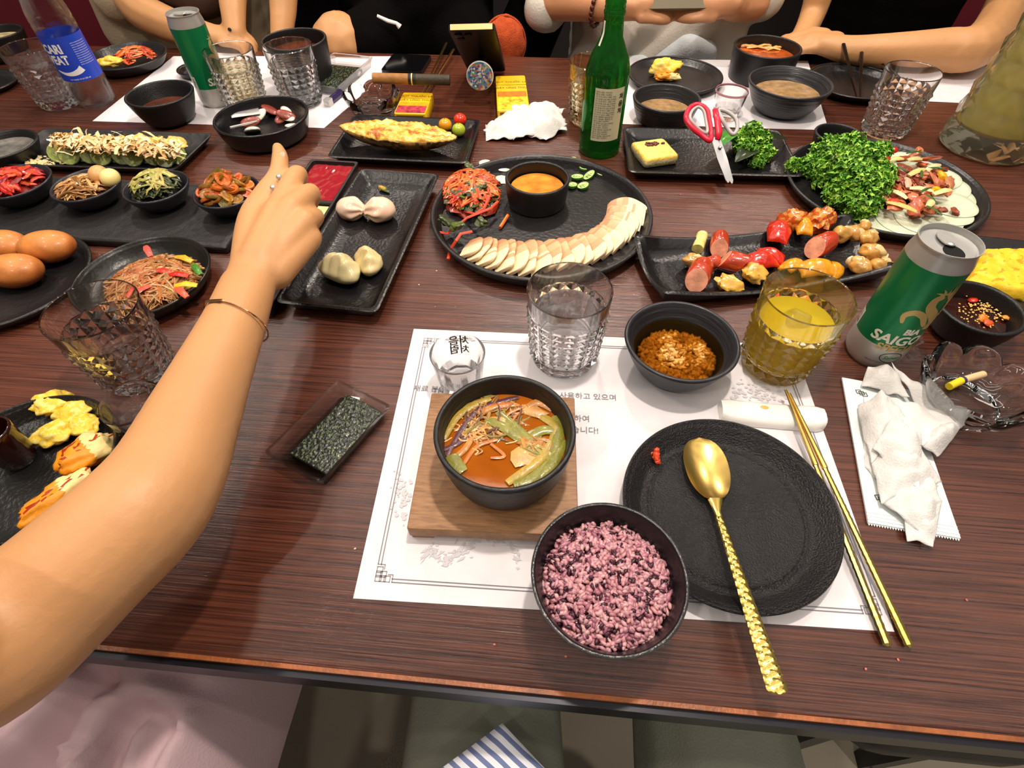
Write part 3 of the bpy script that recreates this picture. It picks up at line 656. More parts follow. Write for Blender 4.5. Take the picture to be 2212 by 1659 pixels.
# ---- pork plate
x, y, R = circ(928, 1412, 334, 604, .022)
vessel('round_plate', 'large round black plate of sliced boiled pork, spicy radish salad and green chillies', 'plate', x, y, R, .022, R-.012, .8, .006, .007, mat('plate_black', '1d1b1c', .33, bump=(200, .3), var=(10, .35)), seg=128)
PX, PY, PR_ = x, y, R
FLR = .0072
pork0 = lin('e6c9a0')
def pork(i, px0, py0, px1, py1, lean):
    a = Vector(Q(px0, py0, FLR+.004)); b = Vector(Q(px1, py1, FLR+.014)); d = b-a; L_ = d.length; d.normalize(); n = Vector((d.y, -d.x, 0)).normalized()
    mm = M(); N_ = 14; K = 6; hh = .030; tk = .0046; sd = i*3.7
    u = (Vector((0, 0, 1))*cos(lean)-n*sin(lean)); s_ = n*cos(lean)+Vector((0, 0, 1))*sin(lean)
    loops = []
    for k in range(N_+1):
        t = k/N_; e = sin(pi*min(1, max(0, t*.96+.02)))**.13; wv = .0012*sin(t*9+sd)
        c = a+d*(L_*t)+s_*wv; c.z = Z(FLR+.0015)+0.0; hgt = hh*e*(1+.10*sin(t*5+sd)); cc = []
        for (p, q) in ((-.5, 0), (-.5, .5), (-.48, .93), (-.2, 1), (.2, 1), (.48, .93), (.5, .5), (.5, 0)): v = c+s_*(p*tk)+u*(q*hgt); cc.append((v.x, v.y, max(v.z, Z(FLR)+.0004)))
        loops.append(cc)
    cols = []
    for k in range(N_):
        t = k/N_; f = noise.noise(Vector((t*5, sd, 0)))
        base = lin('eadab2') if t < .5 else lin('d9b184')
        if t > .78: base = lin('c08a63')
        if f > .12 and t > .25: base = lin('cf9f74')
        cols += [tuple(v*(1+.1*f) for v in base)]*8
    mm.loft(loops, cols+[lin('e8cba4')]*2); o = mm.build('pork_slice', food_soft, sharp=70)
    tag(o, ORD[i]+' boiled pork slice from the left end of the row on the big round plate', 'meat slice', 'overlapping boiled pork slices')
nS = 21
ctrl = [((990, 555), (1015, 505)), ((1030, 578), (1045, 512)), ((1080, 592), (1085, 517)), ((1140, 598), (1130, 520)), ((1200, 590), (1180, 517)), ((1255, 578), (1220, 512)), ((1310, 555), (1262, 500)), ((1352, 528), (1290, 485)), ((1380, 500), (1305, 470)), ((1398, 475), (1312, 455))]
for i in range(nS):
    t = i/(nS-1)*(len(ctrl)-1); k = min(int(t), len(ctrl)-2); f = t-k
    A_, B_ = ctrl[k], ctrl[k+1]; p0 = [A_[0][j]*(1-f)+B_[0][j]*f for j in (0, 1)]; p1 = [A_[1][j]*(1-f)+B_[1][j]*f for j in (0, 1)]
    pork(i, p0[0], p0[1], p1[0], p1[1], -1.0)
# ---- spicy radish salad heap
m = M(); c = Q(1020, 422, .01); ORr = [lin('cf5a22'), lin('c2461c'), lin('d9722e'), lin('b23c1c'), lin('dc8440'), lin('b8382a')]; DG = [lin('2c3a14'), lin('3d4a18'), lin('4d5a22')]
m.ell((c[0]-.002, c[1], Z(.010)), (.042, .056, .014), (0, 0, .15), lin('9c2f12'), 3, .3, 60, 2)
strand(m, (c[0], c[1], 0), .056, (Z(.014), Z(.036)), 170, .05, .0023, ORr, .55, 5, .55, .78, .7)
for i in range(80):
    a = rnd.uniform(0, 6.28); d = rnd.random()**.5*.044; p = (c[0]+d*cos(a)*.8, c[1]-.012+d*sin(a)*1.0, Z(.028-.010*(d/.042)**2+rnd.uniform(0, .007)))
    chunk(m, p, (.008, .0045, .0012), jit(rnd.choice(DG), .3), .8, 2)
for px, py, r in ((1027, 372, .011), (1015, 360, .008), (962, 478, .010), (985, 488, .009), (1040, 480, .008), (1022, 385, .007)): p = Q(px, py, .025); chunk(m, p, (r, r*.75, r*.5), rnd.choice(DG), .8, 3)
for pts in ([(1075, 435), (1060, 450), (1010, 470), (985, 490), (965, 505), (943, 500)], [(1020, 500), (995, 505), (985, 520), (972, 540), (968, 560)], [(1060, 420), (1045, 450), (1025, 462), (1000, 455)]):
    m.tube([Q(px, py, .026 if k < 3 else .014) for k, (px, py) in enumerate(pts)], .0022, 6, lin('dd4a30'), .6)
tag(m.build('spicy_radish_salad', food), 'heap of orange-red spicy radish strips with dark greens at the left of the big round plate', 'salad', kind='stuff')
m = M(); p0 = Q(1097, 465, .012); p1 = Q(1080, 492, .010); m.tube([p0, p1], .0024, 6, lin('e8701f')); tag(m.build('radish_strip', food), 'single orange radish strip lying apart on the black plate below the black ramekin', 'radish strip')
# ---- green chilli slices
def chilli(px, py, L_, w_, a, label, z=.0085):
    c = Vector(Q(px, py, z)); mm = M(); K = 18; R_ = Matrix.Rotation(a, 3, 'Z')@Matrix.Rotation(rnd.uniform(-.35, .35), 3, 'Y')
    def P_(u, s, h): return c+R_@Vector((s*L_*cos(u), s*w_*sin(u), h))
    us = [2*pi*k/K for k in range(K)]
    mm.loft([[P_(u, .9, 0) for u in us], [P_(u, 1, .0015) for u in us], [P_(u, 1, .0042) for u in us]], lin('4d9a2c'), True, False)
    mm.loft([[P_(u, 1, .0042) for u in us], [P_(u, .86, .0046) for u in us], [P_(u, .74, .0034) for u in us]], lin('b8d47c'), False, True)
    for k in range(5): u = k*1.26; p = P_(u, .4, .0042); mm.ell(p, (.0017, .0013, .0007), col=lin('eef0c0'), sub=1)
    mm.box(P_(0, 0, .0042), (L_*1.3, .0012, .001), (0, 0, a), lin('a8cc70'))
    tag(mm.build('chilli_slice', food, sharp=60), label, 'chilli slice', 'green chilli slices on the big round plate')
for px, py, L_, w_, a in ((1207, 350, .012, .006, 0), (1237, 352, .0115, .0065, 1.35), (1263, 366, .010, .0085, .7), (1300, 378, .010, .008, -.8), (1247, 386, .009, .0065, -.3), (1273, 382, .0105, .006, .7), (1236, 404, .0085, .0065, 1.0), (1260, 405, .0085, .0075, .3)):
    chilli(px, py, L_, w_, a, {1207: 'green chilli slice lying flat just behind the black ramekin', 1237: 'upright green chilli slice, farthest of the cluster on the round plate', 1263: 'green chilli slice at the middle top of the cluster', 1300: 'green chilli slice farthest right, a little apart from the cluster', 1247: 'green chilli slice at the middle left of the cluster', 1273: 'green chilli slice in the centre right of the cluster', 1236: 'lowest left green chilli slice, nearest the black ramekin', 1260: 'lowest right green chilli slice of the cluster'}[px])
for px, py, r in ((1048, 352, .010), (1088, 362, .010), (1116, 350, .009), (1085, 388, .010)):
    mm = M(); c = Q(px, py, .009); mm.ell(c, (r*1.35, r, .0022), (rnd.uniform(-.2, .2), .15, rnd.uniform(0, 3)), lin('f2eecb'), 2, .15, 20, px)
    tag(mm.build('garlic_slice', food_soft), {1048: 'pale garlic slice just behind the radish salad', 1088: 'pale garlic slice in the middle behind the ramekin', 1116: 'pale garlic slice farthest right, behind the ramekin rim', 1085: 'pale garlic slice nearest the viewer, touching the radish salad'}[px], 'garlic slice', 'garlic slices on the big round plate')
# ---- ramekin
x, y, R = circ(1089, 1233, 347, 421, .046)
rk = vessel('ramekin', 'black ramekin of orange dipping sauce standing on the round pork plate', 'bowl', x, y, R-.001, .039, R*.88, .7, .0045, .006, stone, z0=.0075, seg=80)
m = M(); m.lathe([(0, .0235), (R*.5, .0238), (R-.0085, .0235), (R-.0085, .0225), (0, .022)], 48); m.build('dipping_sauce', mat('orange_sauce', 'd98a34', .15, var=(55, .35), bump=(40, .4)), rk)
# ---- dumpling tray + sauce tray
dt, _ = tray('dumpling_tray', 'long black rectangular tray holding four dumplings', [(768, 362), (939, 373), (829, 677), (605, 652)], .022, stone_gloss, .01, .8, .006, .006)
def dumpling(px, py, r, a, label, col, pleat, kind=0):
    c = Vector(Q(px, py, .0075)); mm = M(); V, F = ico(4); R_ = Matrix.Rotation(a, 3, 'Z'); out = []
    for p in V:
        th = atan2(p.z, p.y); k = 1+.05*noise.noise(p*2+Vector((px, 0, 0)))
        x_ = p.x; yz = sqrt(max(0, p.y**2+p.z**2))
        if kind == 0:      # pouch gathered at the +x end
            sq = 1-.50*max(0, (x_-.25)/.75)**1.2; rip = 1+(.22*sin(th*8)*max(0, x_+.15))
            q = Vector((x_*1.15*k, p.y*sq*rip*k, p.z*sq*rip*k*.82))
            if x_ > .8: q.y *= 1.5; q.z *= .9
        else:              # crescent with a crimped seam
            seam = max(0, p.z-.35); q = Vector((x_*1.45, p.y*(.95-.55*seam)+.30*(1-x_*x_)-.1, p.z*(.75+.5*seam)*(1-.15*x_*x_)))
            q.y += .20*sin(x_*13)*max(0, p.z)**1.5; q.z += .12*cos(x_*13)*max(0, p.z); q *= k
        q = Vector((q.x*r, q.y*r, q.z*r)); out.append(c+R_@q)
    zmin = min(v.z for v in out)
    out = [Vector((v.x, v.y, max(Z(.0068), v.z-zmin+Z(.0068)-.004))) for v in out]
    mm.add(out, F, col); tag(mm.build('dumpling', mat('dumpling_skin', rough=.22, vc=True, sss=.35, coat=.4, var=(30, .05)), sharp=180), label, 'dumpling')
dumpling(762, 466, .0185, -.15, 'plump pinkish dumpling gathered to the right, left of the upper pair on the tray', lin('eecdb4'), 9)
dumpling(823, 470, .0195, pi+.1, 'plump pinkish dumpling on the right of the upper pair on the black tray', lin('eecbae'), 9)
dumpling(738, 600, .0200, -.5, 'pale green-tinged dumpling, lower left one on the black tray', lin('dccf9c'), 9, 1)
dumpling(795, 578, .0170, -1.1, 'yellowish pleated dumpling leaning on the lower left one on the black tray', lin('e6d29a'), 9, 1)
c = Q(827, 407, .010); m = M(); m.ell(c, (.0075, .0042, .003), (0, 0, -.6), lin('9a8a1e'), 2, .2); m.ell((c[0]-.002, c[1]+.001, c[2]+.0015), (.005, .0028, .002), (0, 0, -.6), lin('e09a30'), 2, .3); m.ell((c[0]+.006, c[1]-.005, c[2]-.001), (.006, .003, .0015), (0, 0, -.4), lin('2f4a12'), 2, .3)
tag(m.build('chilli_piece', food), 'small oily green chilli piece alone at the far end of the dumpling tray', 'chilli slice')
st_, loc = tray('sauce_tray', 'narrow black three-compartment sauce tray left of the dumpling tray', [(659, 342), (766, 347), (595, 668), (466, 655)], .02, stone, .006, .93, .004, .005)
hx = max(p[0] for p in loc); hy = max(p[1] for p in loc)
for v in (-hy/3, hy/3): m = M(); m.box((0, v, .011), (hx*1.86, .006, .015)); m.build('divider', stone, st_)
for k, (c_, nm, lb) in enumerate(((lin('94202a'), 'red_sauce', 'shiny red chilli sauce'), (lin('f0e59a'), 'pale_sauce', 'pale yellow sauce'), (lin('2a1a12'), 'dark_sauce', 'dark sauce'))):
    m = M(); v0 = hy*2/3-k*hy*2/3
    m.grid(lambda u, v: ((u-.5)*hx*1.82, v0+(v-.5)*(hy*2/3-.010), .0135+(.0016*noise.noise(Vector((u*9, v*9, k))) if k == 0 else .0)+.0003), 20, 20, c_, .006); tag(m.build(nm, mat('sauce_'+nm, rough=.12, vc=True, var=(120, .15), coat=.5), st_), lb)
# ---- aubergine tray
et, _ = tray('rectangular_tray', 'black rectangular tray with the cheese-topped roasted half and cherry tomatoes', [(763, 247), (1040, 256), (1008, 354), (706, 337)], .018, stone_gloss, .012, .8, .006, .006)
def halfboat():
    th = thing('stuffed_half', 'golden cheese-topped roasted aubergine half on the black rectangular tray', 'food', Q(864, 319, .008), rad(-14))
    L_ = .098; m = M(); N_ = 34; K = 14; loops = []; 
    for i in range(N_+1):
        t = i/N_; e = max(.02, sin(pi*t))**.55; wv = .0315*e*(1+.06*sin(t*11)); loops.append([(-L_+2*L_*t, wv*cos(pi+pi*k/K), .027+.027*e*sin(pi+pi*k/K)) for k in range(K+1)])
    m.loft(loops, [jit(lin('8a6428') if rnd.random() < .6 else lin('4a3014'), .2) for _ in range(N_*(K+1))]+[lin('8a6428')]*2); m.build('roasted_skin', food, th, sharp=180)
    m = M()
    def f(u, v):
        e = max(.02, sin(pi*u))**.55; w_ = .0305*e; x_ = -L_+2*L_*u; y_ = (v-.5)*2*w_; n_ = noise.noise(Vector((x_*55, y_*75, 1)))
        return (x_, y_*(1.03+.05*n_), .0265+.0075*e*(1-(2*v-1)**4)+.0045*n_*e+.003*noise.noise(Vector((x_*160, y_*160, 3))))
    def c_(u, v):
        n_ = noise.noise(Vector((u*7, v*5, 8)))+.5*noise.noise(Vector((u*22, v*16, 2)))
        if n_ > .34: return lin('b8621a')
        if n_ > .16: return lin('dc962a')
        return lin('e6b243') if n_ > -.25 else lin('efd078')
    m.grid(f, 90, 34, c_, .003); m.build('cheese_topping', food, th, sharp=180)
halfboat()
for px, py, c_, lb in ((995, 272, 'd9301a', 'red cherry tomato beside the cheese-topped aubergine'), (963, 283, 'e89a1e', 'orange-yellow cherry tomato touching the aubergine'), (992, 294, 'a9b92e', 'green cherry tomato, nearest of the three on the tray')):
    th = thing('cherry_tomato', lb, 'tomato', Q(px, py, .0065)); m = M(); m.ell((0, 0, .0105), (.0112, .0112, .0105), col=lin(c_), sub=3); m.build('fruit', mat('tomato_skin', rough=.12, vc=True, coat=.5), th); m = M(); m.ell((0, 0, .0208), (.0016, .0016, .0007), col=lin('7a5a20')); m.build('stem_scar', food_dry, th)
# ---- tofu and scissors tray
tray('rectangular_tray', 'black rectangular tray with a square of fried tofu and parsley under the scissors', [(1350, 268), (1722, 285), (1697, 374), (1351, 377)], .018, stone_gloss, .012, .82, .006, .006)
tf = thing('fried_tofu', 'golden fried tofu square with dark red topping on the black tray', 'tofu', Q(1411, 340, .0065), rad(14))
m = M(); o_ = densify(smooth_outline(box_outline(.028, .030), .006), .004)
m.loft([[(p[0]*k+.0006*noise.noise(Vector((p[0]*200, p[1]*200, z*300))), p[1]*k, z) for p in o_] for k, z in ((.93, 0), (1, .002), (1, .011), (.97, .0135), (.9, .0145))], [lin('e8d49a')]*(len(o_)*2)+[lin('e8c050')]*(len(o_)*2)+[lin('f0e0a0')]+[lin('ecd470')])
m.build('tofu_block', food_dry, tf, sharp=60)
m = M()
for k in range(22): m.ell((rnd.gauss(0, .008), .014+rnd.gauss(0, .003), .0152), (.0028, .002, .0015), (0, 0, rnd.uniform(0, 3)), jit(lin('5e1f0c'), .3), 2, .5, 40, k)
m.build('red_topping', food, tf)
# ---- parsley
def parsley(name, label, cloud, n, cat='parsley'):
    m = M(); G = [lin('72ac2c'), lin('5c9a26'), lin('92c83e'), lin('4a8420'), lin('aed658')]
    for i in range(n):
        px, py, h, r = rnd.choice(cloud); c = Vector(Q(px, py, h)); v = Vector((rnd.gauss(0, 1), rnd.gauss(0, 1), rnd.gauss(0, .8))); v.normalize(); v *= r*rnd.uniform(.55, 1.05)
        if c.z+v.z < Z(.008): v.z = Z(.008)-c.z+rnd.random()*.006
        p = c+v; s = rnd.uniform(.0024, .0048); nrm = (v.normalized()+Vector((rnd.gauss(0, .5), rnd.gauss(0, .5), rnd.gauss(.5, .5)))).normalized(); t = nrm.orthogonal().normalized(); b = nrm.cross(t); a0 = rnd.uniform(0, 6.28); cc = jit(rnd.choice(G), .2)
        vs = [p-nrm*s*.3]; K = 7
        for k in range(K): a = a0+k*6.2832/K; rr = s*(1.15 if k % 2 else .45); vs.append(p+(t*cos(a)+b*sin(a))*rr+nrm*rnd.uniform(-.2, .7)*s)
        m.add(vs, [[0, k+1, (k+1) % K+1] for k in range(K)], cc)
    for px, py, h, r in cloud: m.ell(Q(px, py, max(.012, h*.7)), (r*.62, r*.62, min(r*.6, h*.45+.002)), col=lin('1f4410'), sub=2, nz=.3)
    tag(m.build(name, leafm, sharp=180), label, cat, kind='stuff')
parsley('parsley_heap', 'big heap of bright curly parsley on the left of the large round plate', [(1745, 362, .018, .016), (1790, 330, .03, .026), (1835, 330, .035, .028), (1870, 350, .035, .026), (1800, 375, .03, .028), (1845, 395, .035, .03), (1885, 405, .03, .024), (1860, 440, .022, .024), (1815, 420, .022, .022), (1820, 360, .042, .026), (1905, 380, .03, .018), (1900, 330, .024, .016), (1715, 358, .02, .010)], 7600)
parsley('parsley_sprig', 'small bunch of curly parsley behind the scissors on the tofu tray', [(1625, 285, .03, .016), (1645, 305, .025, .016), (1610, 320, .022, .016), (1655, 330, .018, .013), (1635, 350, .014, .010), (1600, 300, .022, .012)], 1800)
for i, (px, py, a, c_, lb) in enumerate(((1570, 300, .9, '3f8a2c', 'green'), (1655, 300, .15, '232a18', 'dark'), (1615, 335, .7, '2f3a26', 'grey-green'))):
    c = Vector(Q(px, py, .03-.004*i)); m = M(); L_ = .04 if i != 1 else .046
    def lf(u, v, a=a, c=c, L_=L_):
        w_ = .013*sin(pi*min(1, u*.97+.02))**.8*(v-.5)*2; x_ = (u-.5)*2*L_*.8; return (c.x+x_*cos(a)-w_*sin(a), c.y+x_*sin(a)+w_*cos(a), c.z+.004*sin(u*4)+.3*abs(w_))
    m.grid(lf, 14, 6, lin(c_), .0004); tag(m.build('salad_leaf', mat('glossy_leaf', rough=.25, vc=True), sharp=180), lb+' salad leaf lying over the parsley beside the scissors'+(', nearest the handle' if i == 0 else (', farthest right' if i == 1 else ', lowest one')), 'leaf')
# ---- scissors
scs = thing('scissors', 'kitchen scissors with red and grey handles standing in the parsley on the tofu tray', 'scissors', Q(1560, 380, .004))
SO = Vector(scs.location)
def SP(px, py, h): return Vector(Q(px, py, h))-SO
redp = mat('red_plastic', 'd8203a', .3); greyp = mat('grey_plastic', 'b3aeab', .45)
piv = SP(1550, 302, .05)
def loopring(m, pts, r, flat=1.):
    P = pts+[pts[0]]; Qs = []
    n = len(pts)
    for i in range(n):
        p0, p1, p2, p3 = pts[i-1], pts[i], pts[(i+1) % n], pts[(i+2) % n]
        for k in range(6): t = k/6; Qs.append(.5*((2*p1)+(p2-p0)*t+(2*p0-5*p1+4*p2-p3)*t*t+(3*p1-p0-3*p2+p3)*t**3))
    Qs.append(Qs[0]); m.tube(Qs, r, 10, flat=flat, cap=False)
m = M(); loopring(m, [SP(1505, 226, .085), SP(1488, 236, .083), SP(1482, 256, .08), SP(1494, 275, .073), SP(1515, 292, .065), SP(1533, 304, .06), SP(1536, 290, .062), SP(1532, 262, .072), SP(1526, 236, .082)], .0036); m.build('handle', redp, scs, sharp=180)
m = M(); loopring(m, [SP(1508, 231, .0862), SP(1495, 240, .0842), SP(1491, 256, .0812), SP(1503, 272, .0742), SP(1520, 286, .067), SP(1528, 284, .066), SP(1525, 262, .0735), SP(1520, 240, .0825)], .0021); tag(m.build('handle_grip', greyp, scs, sharp=180), 'grey inner grip')
m = M(); loopring(m, [SP(1552, 238, .08), SP(1572, 242, .078), SP(1590, 258, .072), SP(1592, 280, .064), SP(1583, 290, .06), SP(1570, 275, .066), SP(1560, 258, .074)], .0028); m.build('handle_grip', greyp, scs, sharp=180)
m = M(); m.tube([SP(1545, 236, .082), SP(1550, 262, .072), SP(1553, 285, .062), SP(1550, 302, .055)], [.0045, .0052, .0055, .004], 8, flat=.6); m.build('handle', redp, scs, sharp=180)
for k, (px, py) in enumerate(((1573, 397), (1581, 399))):
    m = M(); a = SP(1542+k*6, 300, .055-k*.002); b = SP(px, py, .022); mid = SP(1556+k*7, 345, .036); m.loft([[tuple(p+Vector((dx, 0, dz))) for dx, dz in ((-w_, 0), (w_, .001), (w_, .0025), (-w_, .0016))] for p, w_ in ((a, .004), (mid, .0048), (b.lerp(mid, .12), .0026), (b, .0005))]); m.build('blade', mat('blade_steel', 'a4a4a6', .3, metal=1.), scs, sharp=30)
m = M(); m.ell(SP(1556, 318, .049), (.003, .003, .0018)); m.build('pivot_screw', silver, scs)
# ---- skewer tray
tray('grill_tray', 'long black tray with raised corners full of grilled sausage, peppers and mushrooms', [(1368, 533), (1838, 476), (1925, 605), (1422, 655)], .016, stone_gloss, .010, .78, .006, .006, lift=.018)
def gp(kind, px, py, label, s=1., a=None, h=.0075):
    c = Vector(Q(px, py, h)); a = rnd.uniform(0, 3.1) if a is None else a; m = M(); sd = px*.1; d = Vector((cos(a), sin(a), 0)); n = Vector((-sin(a), cos(a), 0))
    if kind == 'sausage':     # oblique cut cylinder: red skin, pink cut face
        r = .0108*s; L_ = .0095*s; K = 22; tl = .5
        def rg(t, k_): return [tuple(c+Vector((0, 0, r*.95))+d*(t*L_+tl*r*sin(u)*k_)+n*(r*k_*cos(u))+Vector((0, 0, r*k_*sin(u)))) for u in [2*pi*j/K for j in range(K)]]
        m.loft([rg(-1, .93), rg(-.8, 1), rg(0, 1.02), rg(.8, 1), rg(1, .96)], lin('b43a1c'), True, False); m.loft([rg(1, .96), rg(1.04, .5)], lin('e8a080'), False, True); m.loft([rg(-1.03, .5), rg(-1, .93)], lin('e8a080'), True, False)
        nm = 'sausage_piece'; cat = 'sausage'
    elif kind == 'mushroom':
        m.ell(c+Vector((0, 0, .008*s)), (.011*s, .009*s, .0085*s), (0, .3, a), lin('cf9a4c'), 3, .3, 40, sd); m.ell(c+d*.006*s+Vector((0, 0, .0115*s)), (.008*s, .0052*s, .0045*s), (0, .5, a), lin('e8c888'), 3, .25, 30, sd+4); m.tube([c+d*.003+Vector((0, 0, .009)), c+d*.014*s+Vector((0, 0, .006))], [.0042*s, .0055*s], 8, lin('e9cf96')); nm = 'mushroom_piece'; cat = 'mushroom'
    elif kind in ('pepper', 'redpepper'):
        cc = lin('e59a1a') if kind == 'pepper' else lin('c9260f')
        def f(u, v): x_ = (u-.5)*.034*s; y_ = (v-.5)*.024*s*(1-.25*abs(2*u-1)); p = c+d*x_+n*y_; return (p.x, p.y, Z(h)+.002+.011*s*max(0, 1-(2*u-1)**2*.8)*(1-(2*v-1)**2*.7)+.001*noise.noise(Vector((u*6, v*6, sd))))
        m.grid(f, 16, 12, lambda u, v: jit(cc, .1), .003); nm = 'pepper_piece'; cat = 'pepper'
    elif kind == 'pork':
        m.ell(c+Vector((0, 0, .011*s)), (.014*s, .012*s, .0125*s), (0, 0, a), [jit(lin('c0561a') if rnd.random() < .6 else lin('e39a4a'), .25) for _ in ico(3)[1]], 3, .55, 60, sd); nm = 'glazed_meat_chunk'; cat = 'meat chunk'
    elif kind == 'leek':
        m.tube([c-d*.012*s+Vector((0, 0, .006)), c+d*.012*s+Vector((0, 0, .008))], .0062*s, 12, lin('e9e08a')); m.tube([c+d*.0121*s+Vector((0, 0, .008)), c+d*.0127*s+Vector((0, 0, .008))], .0035*s, 10, lin('b8c050')); nm = 'leek_piece'; cat = 'leek'
    elif kind == 'onion':
        m.ell(c+Vector((0, 0, .007*s)), (.015*s, .011*s, .007*s), (.2, .2, a), lin('e6b04a'), 3, .45, 50, sd); m.ell(c+n*.004+Vector((0, 0, .011*s)), (.011*s, .004*s, .004*s), (.2, .2, a), lin('f0d48a'), 2, .3, 40, sd); nm = 'onion_piece'; cat = 'onion'
    tag(m.build(nm, mat('glazed_food', rough=.2, vc=True, coat=.6, var=(70, .3), bump=(160, .4)), sharp=70), label, cat)
for k, px, py, lb, s, a, h in (
    ('leek', 1509, 533, 'pale green leek piece at the far left of the grilled food', 1.1, 1.15, .0075), ('sausage', 1549, 542, 'sausage piece with its pale cut face up, right of the leek piece', .95, 1.3, .0075),
    ('mushroom', 1492, 576, 'pale mushroom slice at the left end of the grilled food', .95, 0, .0075), ('sausage', 1530, 580, 'short sausage piece between the mushroom slice and the red sausage end', .7, .4, .0075),
    ('sausage', 1577, 582, 'dark red sausage end cut obliquely in the middle of the left group', 1.05, -.5, .0095), ('sausage', 1504, 612, 'sausage piece standing nearest the tray edge with a pink cut top', 1.15, 1.1, .0075),
    ('onion', 1573, 626, 'charred yellow onion piece at the near edge of the tray', 1., -.3, .0075), ('onion', 1625, 602, 'browned onion chunk left of the beer tumbler rim', 1.15, .8, .0075),
    ('redpepper', 1640, 568, 'folded red pepper piece left of the fallen sausage', 1.1, .1, .011), ('redpepper', 1662, 556, 'red pepper strip at the centre of the tray', .9, -.5, .009),
    ('redpepper', 1680, 505, 'bright red pepper cup at the left end of the upper skewer row', 1.15, 1.2, .018), ('pork', 1703, 494, 'glazed browned meat chunk right of the red pepper cup', 1.05, 0, .012),
    ('pepper', 1733, 492, 'orange pepper square between two glazed meat chunks', .9, 1.4, .020), ('pork', 1764, 497, 'glazed browned meat chunk at the right of the upper skewer row', 1.15, .8, .012),
    ('sausage', 1765, 547, 'fallen sausage slice in the middle right of the tray', 1.1, .5, .0085), ('pepper', 1760, 588, 'large orange pepper piece behind the beer tumbler', 1.3, .1, .012), ('pepper', 1795, 590, 'orange pepper piece right of the larger one behind the beer tumbler', .95, .9, .010),
    ('pepper', 1712, 580, 'yellow pepper strip behind the beer tumbler rim', .9, .5, .0085), ('mushroom', 1810, 520, 'browned mushroom at the top of the mushroom pile', 1.1, .3, .010), ('mushroom', 1840, 518, 'mushroom half right of the topmost mushroom', 1., -.9, .010),
    ('mushroom', 1868, 530, 'mushroom half reaching towards the parsley plate', 1.1, .8, .012), ('mushroom', 1872, 560, 'mushroom half at the right of the pile', 1.15, -.4, .0095), ('mushroom', 1850, 590, 'rounded mushroom at the near left of the pile', 1.1, 1.8, .008),
    ('mushroom', 1890, 588, 'mushroom beside the green can at the near right of the pile', 1.05, .2, .008), ('mushroom', 1862, 500, 'small mushroom slice at the far edge of the tray', .8, 1.2, .010)): gp(k, px, py, lb, s*1.12, a, h)
# ---- large plate right (parsley, bulgogi, radish wraps)
x, y, R = circ(1697, 2145, 300, 508, .018)
vessel('round_plate', 'large round black plate of curly parsley, stir-fried meat and radish sheets', 'plate', x, y, R, .018, R-.012, .8, .005, .006, MATS['plate_black'], seg=128)
radm = mat('radish_sheet', 'e0e3c6', .25, trans=.15, ior=1.1, sss=.3, var=(60, .08), coat=.3)
for i in range(11):
    a = rad(-112+i*15.5); d = R-.046; c = (x+d*cos(a), y+d*sin(a), Z(.0075+.0012*(i % 3)+i*.0002)); m = M()
    m.lathe([(0, .0006), (.026, .0012), (.0335, .001), (.034, .0005), (.0335, 0), (0, 0)], 40, c, (.5, .5, .5), lambda t, z, i=i: 1+.03*sin(3*t+i)); o = m.build('radish_sheet', radm, sharp=180)
    o.rotation_euler = (.04*sin(a), -.04*cos(a), 0); tag(o, ORD[i]+' pickled radish sheet counted from the near end of the fan on the parsley plate', 'radish sheet', 'fanned pickled radish sheets')
m = M(); BR = [lin('a4522f'), lin('b8623a'), lin('8a3f26'), lin('c47a50')]
c = Q(1985, 400, .014)
for i in range(120):
    px = rnd.gauss(1985, 38); py = rnd.gauss(405, 34)
    if not (1905 < px < 2065 and 322 < py < 470): continue
    chunk(m, Q(px, py, .012+rnd.random()*.014), (rnd.uniform(.007, .013), rnd.uniform(.004, .007), .0032), jit(rnd.choice(BR), .25), .8, 2)
tag(m.build('stir_fried_meat', food), 'pile of stir-fried meat mixed with vegetables on the parsley plate', 'stir-fry', kind='stuff')
k = 0
for px, py, L_, a, c_ in ((1980, 372, .018, .5, 'e6cd80'), (2015, 362, .016, .5, 'ead49a'), (1960, 395, .014, 1.2, 'e2a98c'), (2035, 415, .016, .35, 'f0dc9a'), (1948, 447, .018, -.7, 'eab860'), (1990, 410, .015, -.3, 'ecd9a0'), (1935, 345, .012, .2, 'e6cd80'), (2010, 440, .012, .8, 'e8d090'), (1940, 420, .013, -1, 'efd9a0'), (1975, 345, .011, .1, 'e2c080')):
    c = Vector(Q(px, py, .029)); m = M(); d = Vector((cos(a), sin(a), 0)); m.tube([c-d*L_, c-d*L_*.3+Vector((0, 0, .002)), c+d*L_*.4+Vector((0, 0, .0018)), c+d*L_], [.003, .0048, .0046, .0028], 8, lin(c_), .45)
    tag(m.build('onion_strip', food), 'pale stir-fried onion strip lying on the meat of the parsley plate', 'onion strip', 'onion strips on the stir-fried meat')
for px, py, c_, lb in ((2035, 378, 'e6b010', 'yellow pepper piece at the right of the stir-fried meat'), (2022, 410, 'e8b818', 'yellow pepper cube in the middle of the stir-fried meat'), (1915, 345, 'c9281c', 'red pepper piece at the far left of the stir-fried meat'), (1930, 325, 'c01f18', 'small red pepper piece at the far edge of the stir-fried meat'), (1932, 438, 'd63418', 'red pepper strip under an onion strip near the parsley')):
    m = M(); chunk(m, Q(px, py, .029), (.0085, .006, .004), lin(c_), .3, 2); tag(m.build('pepper_piece', food), lb, 'pepper')
m = M()
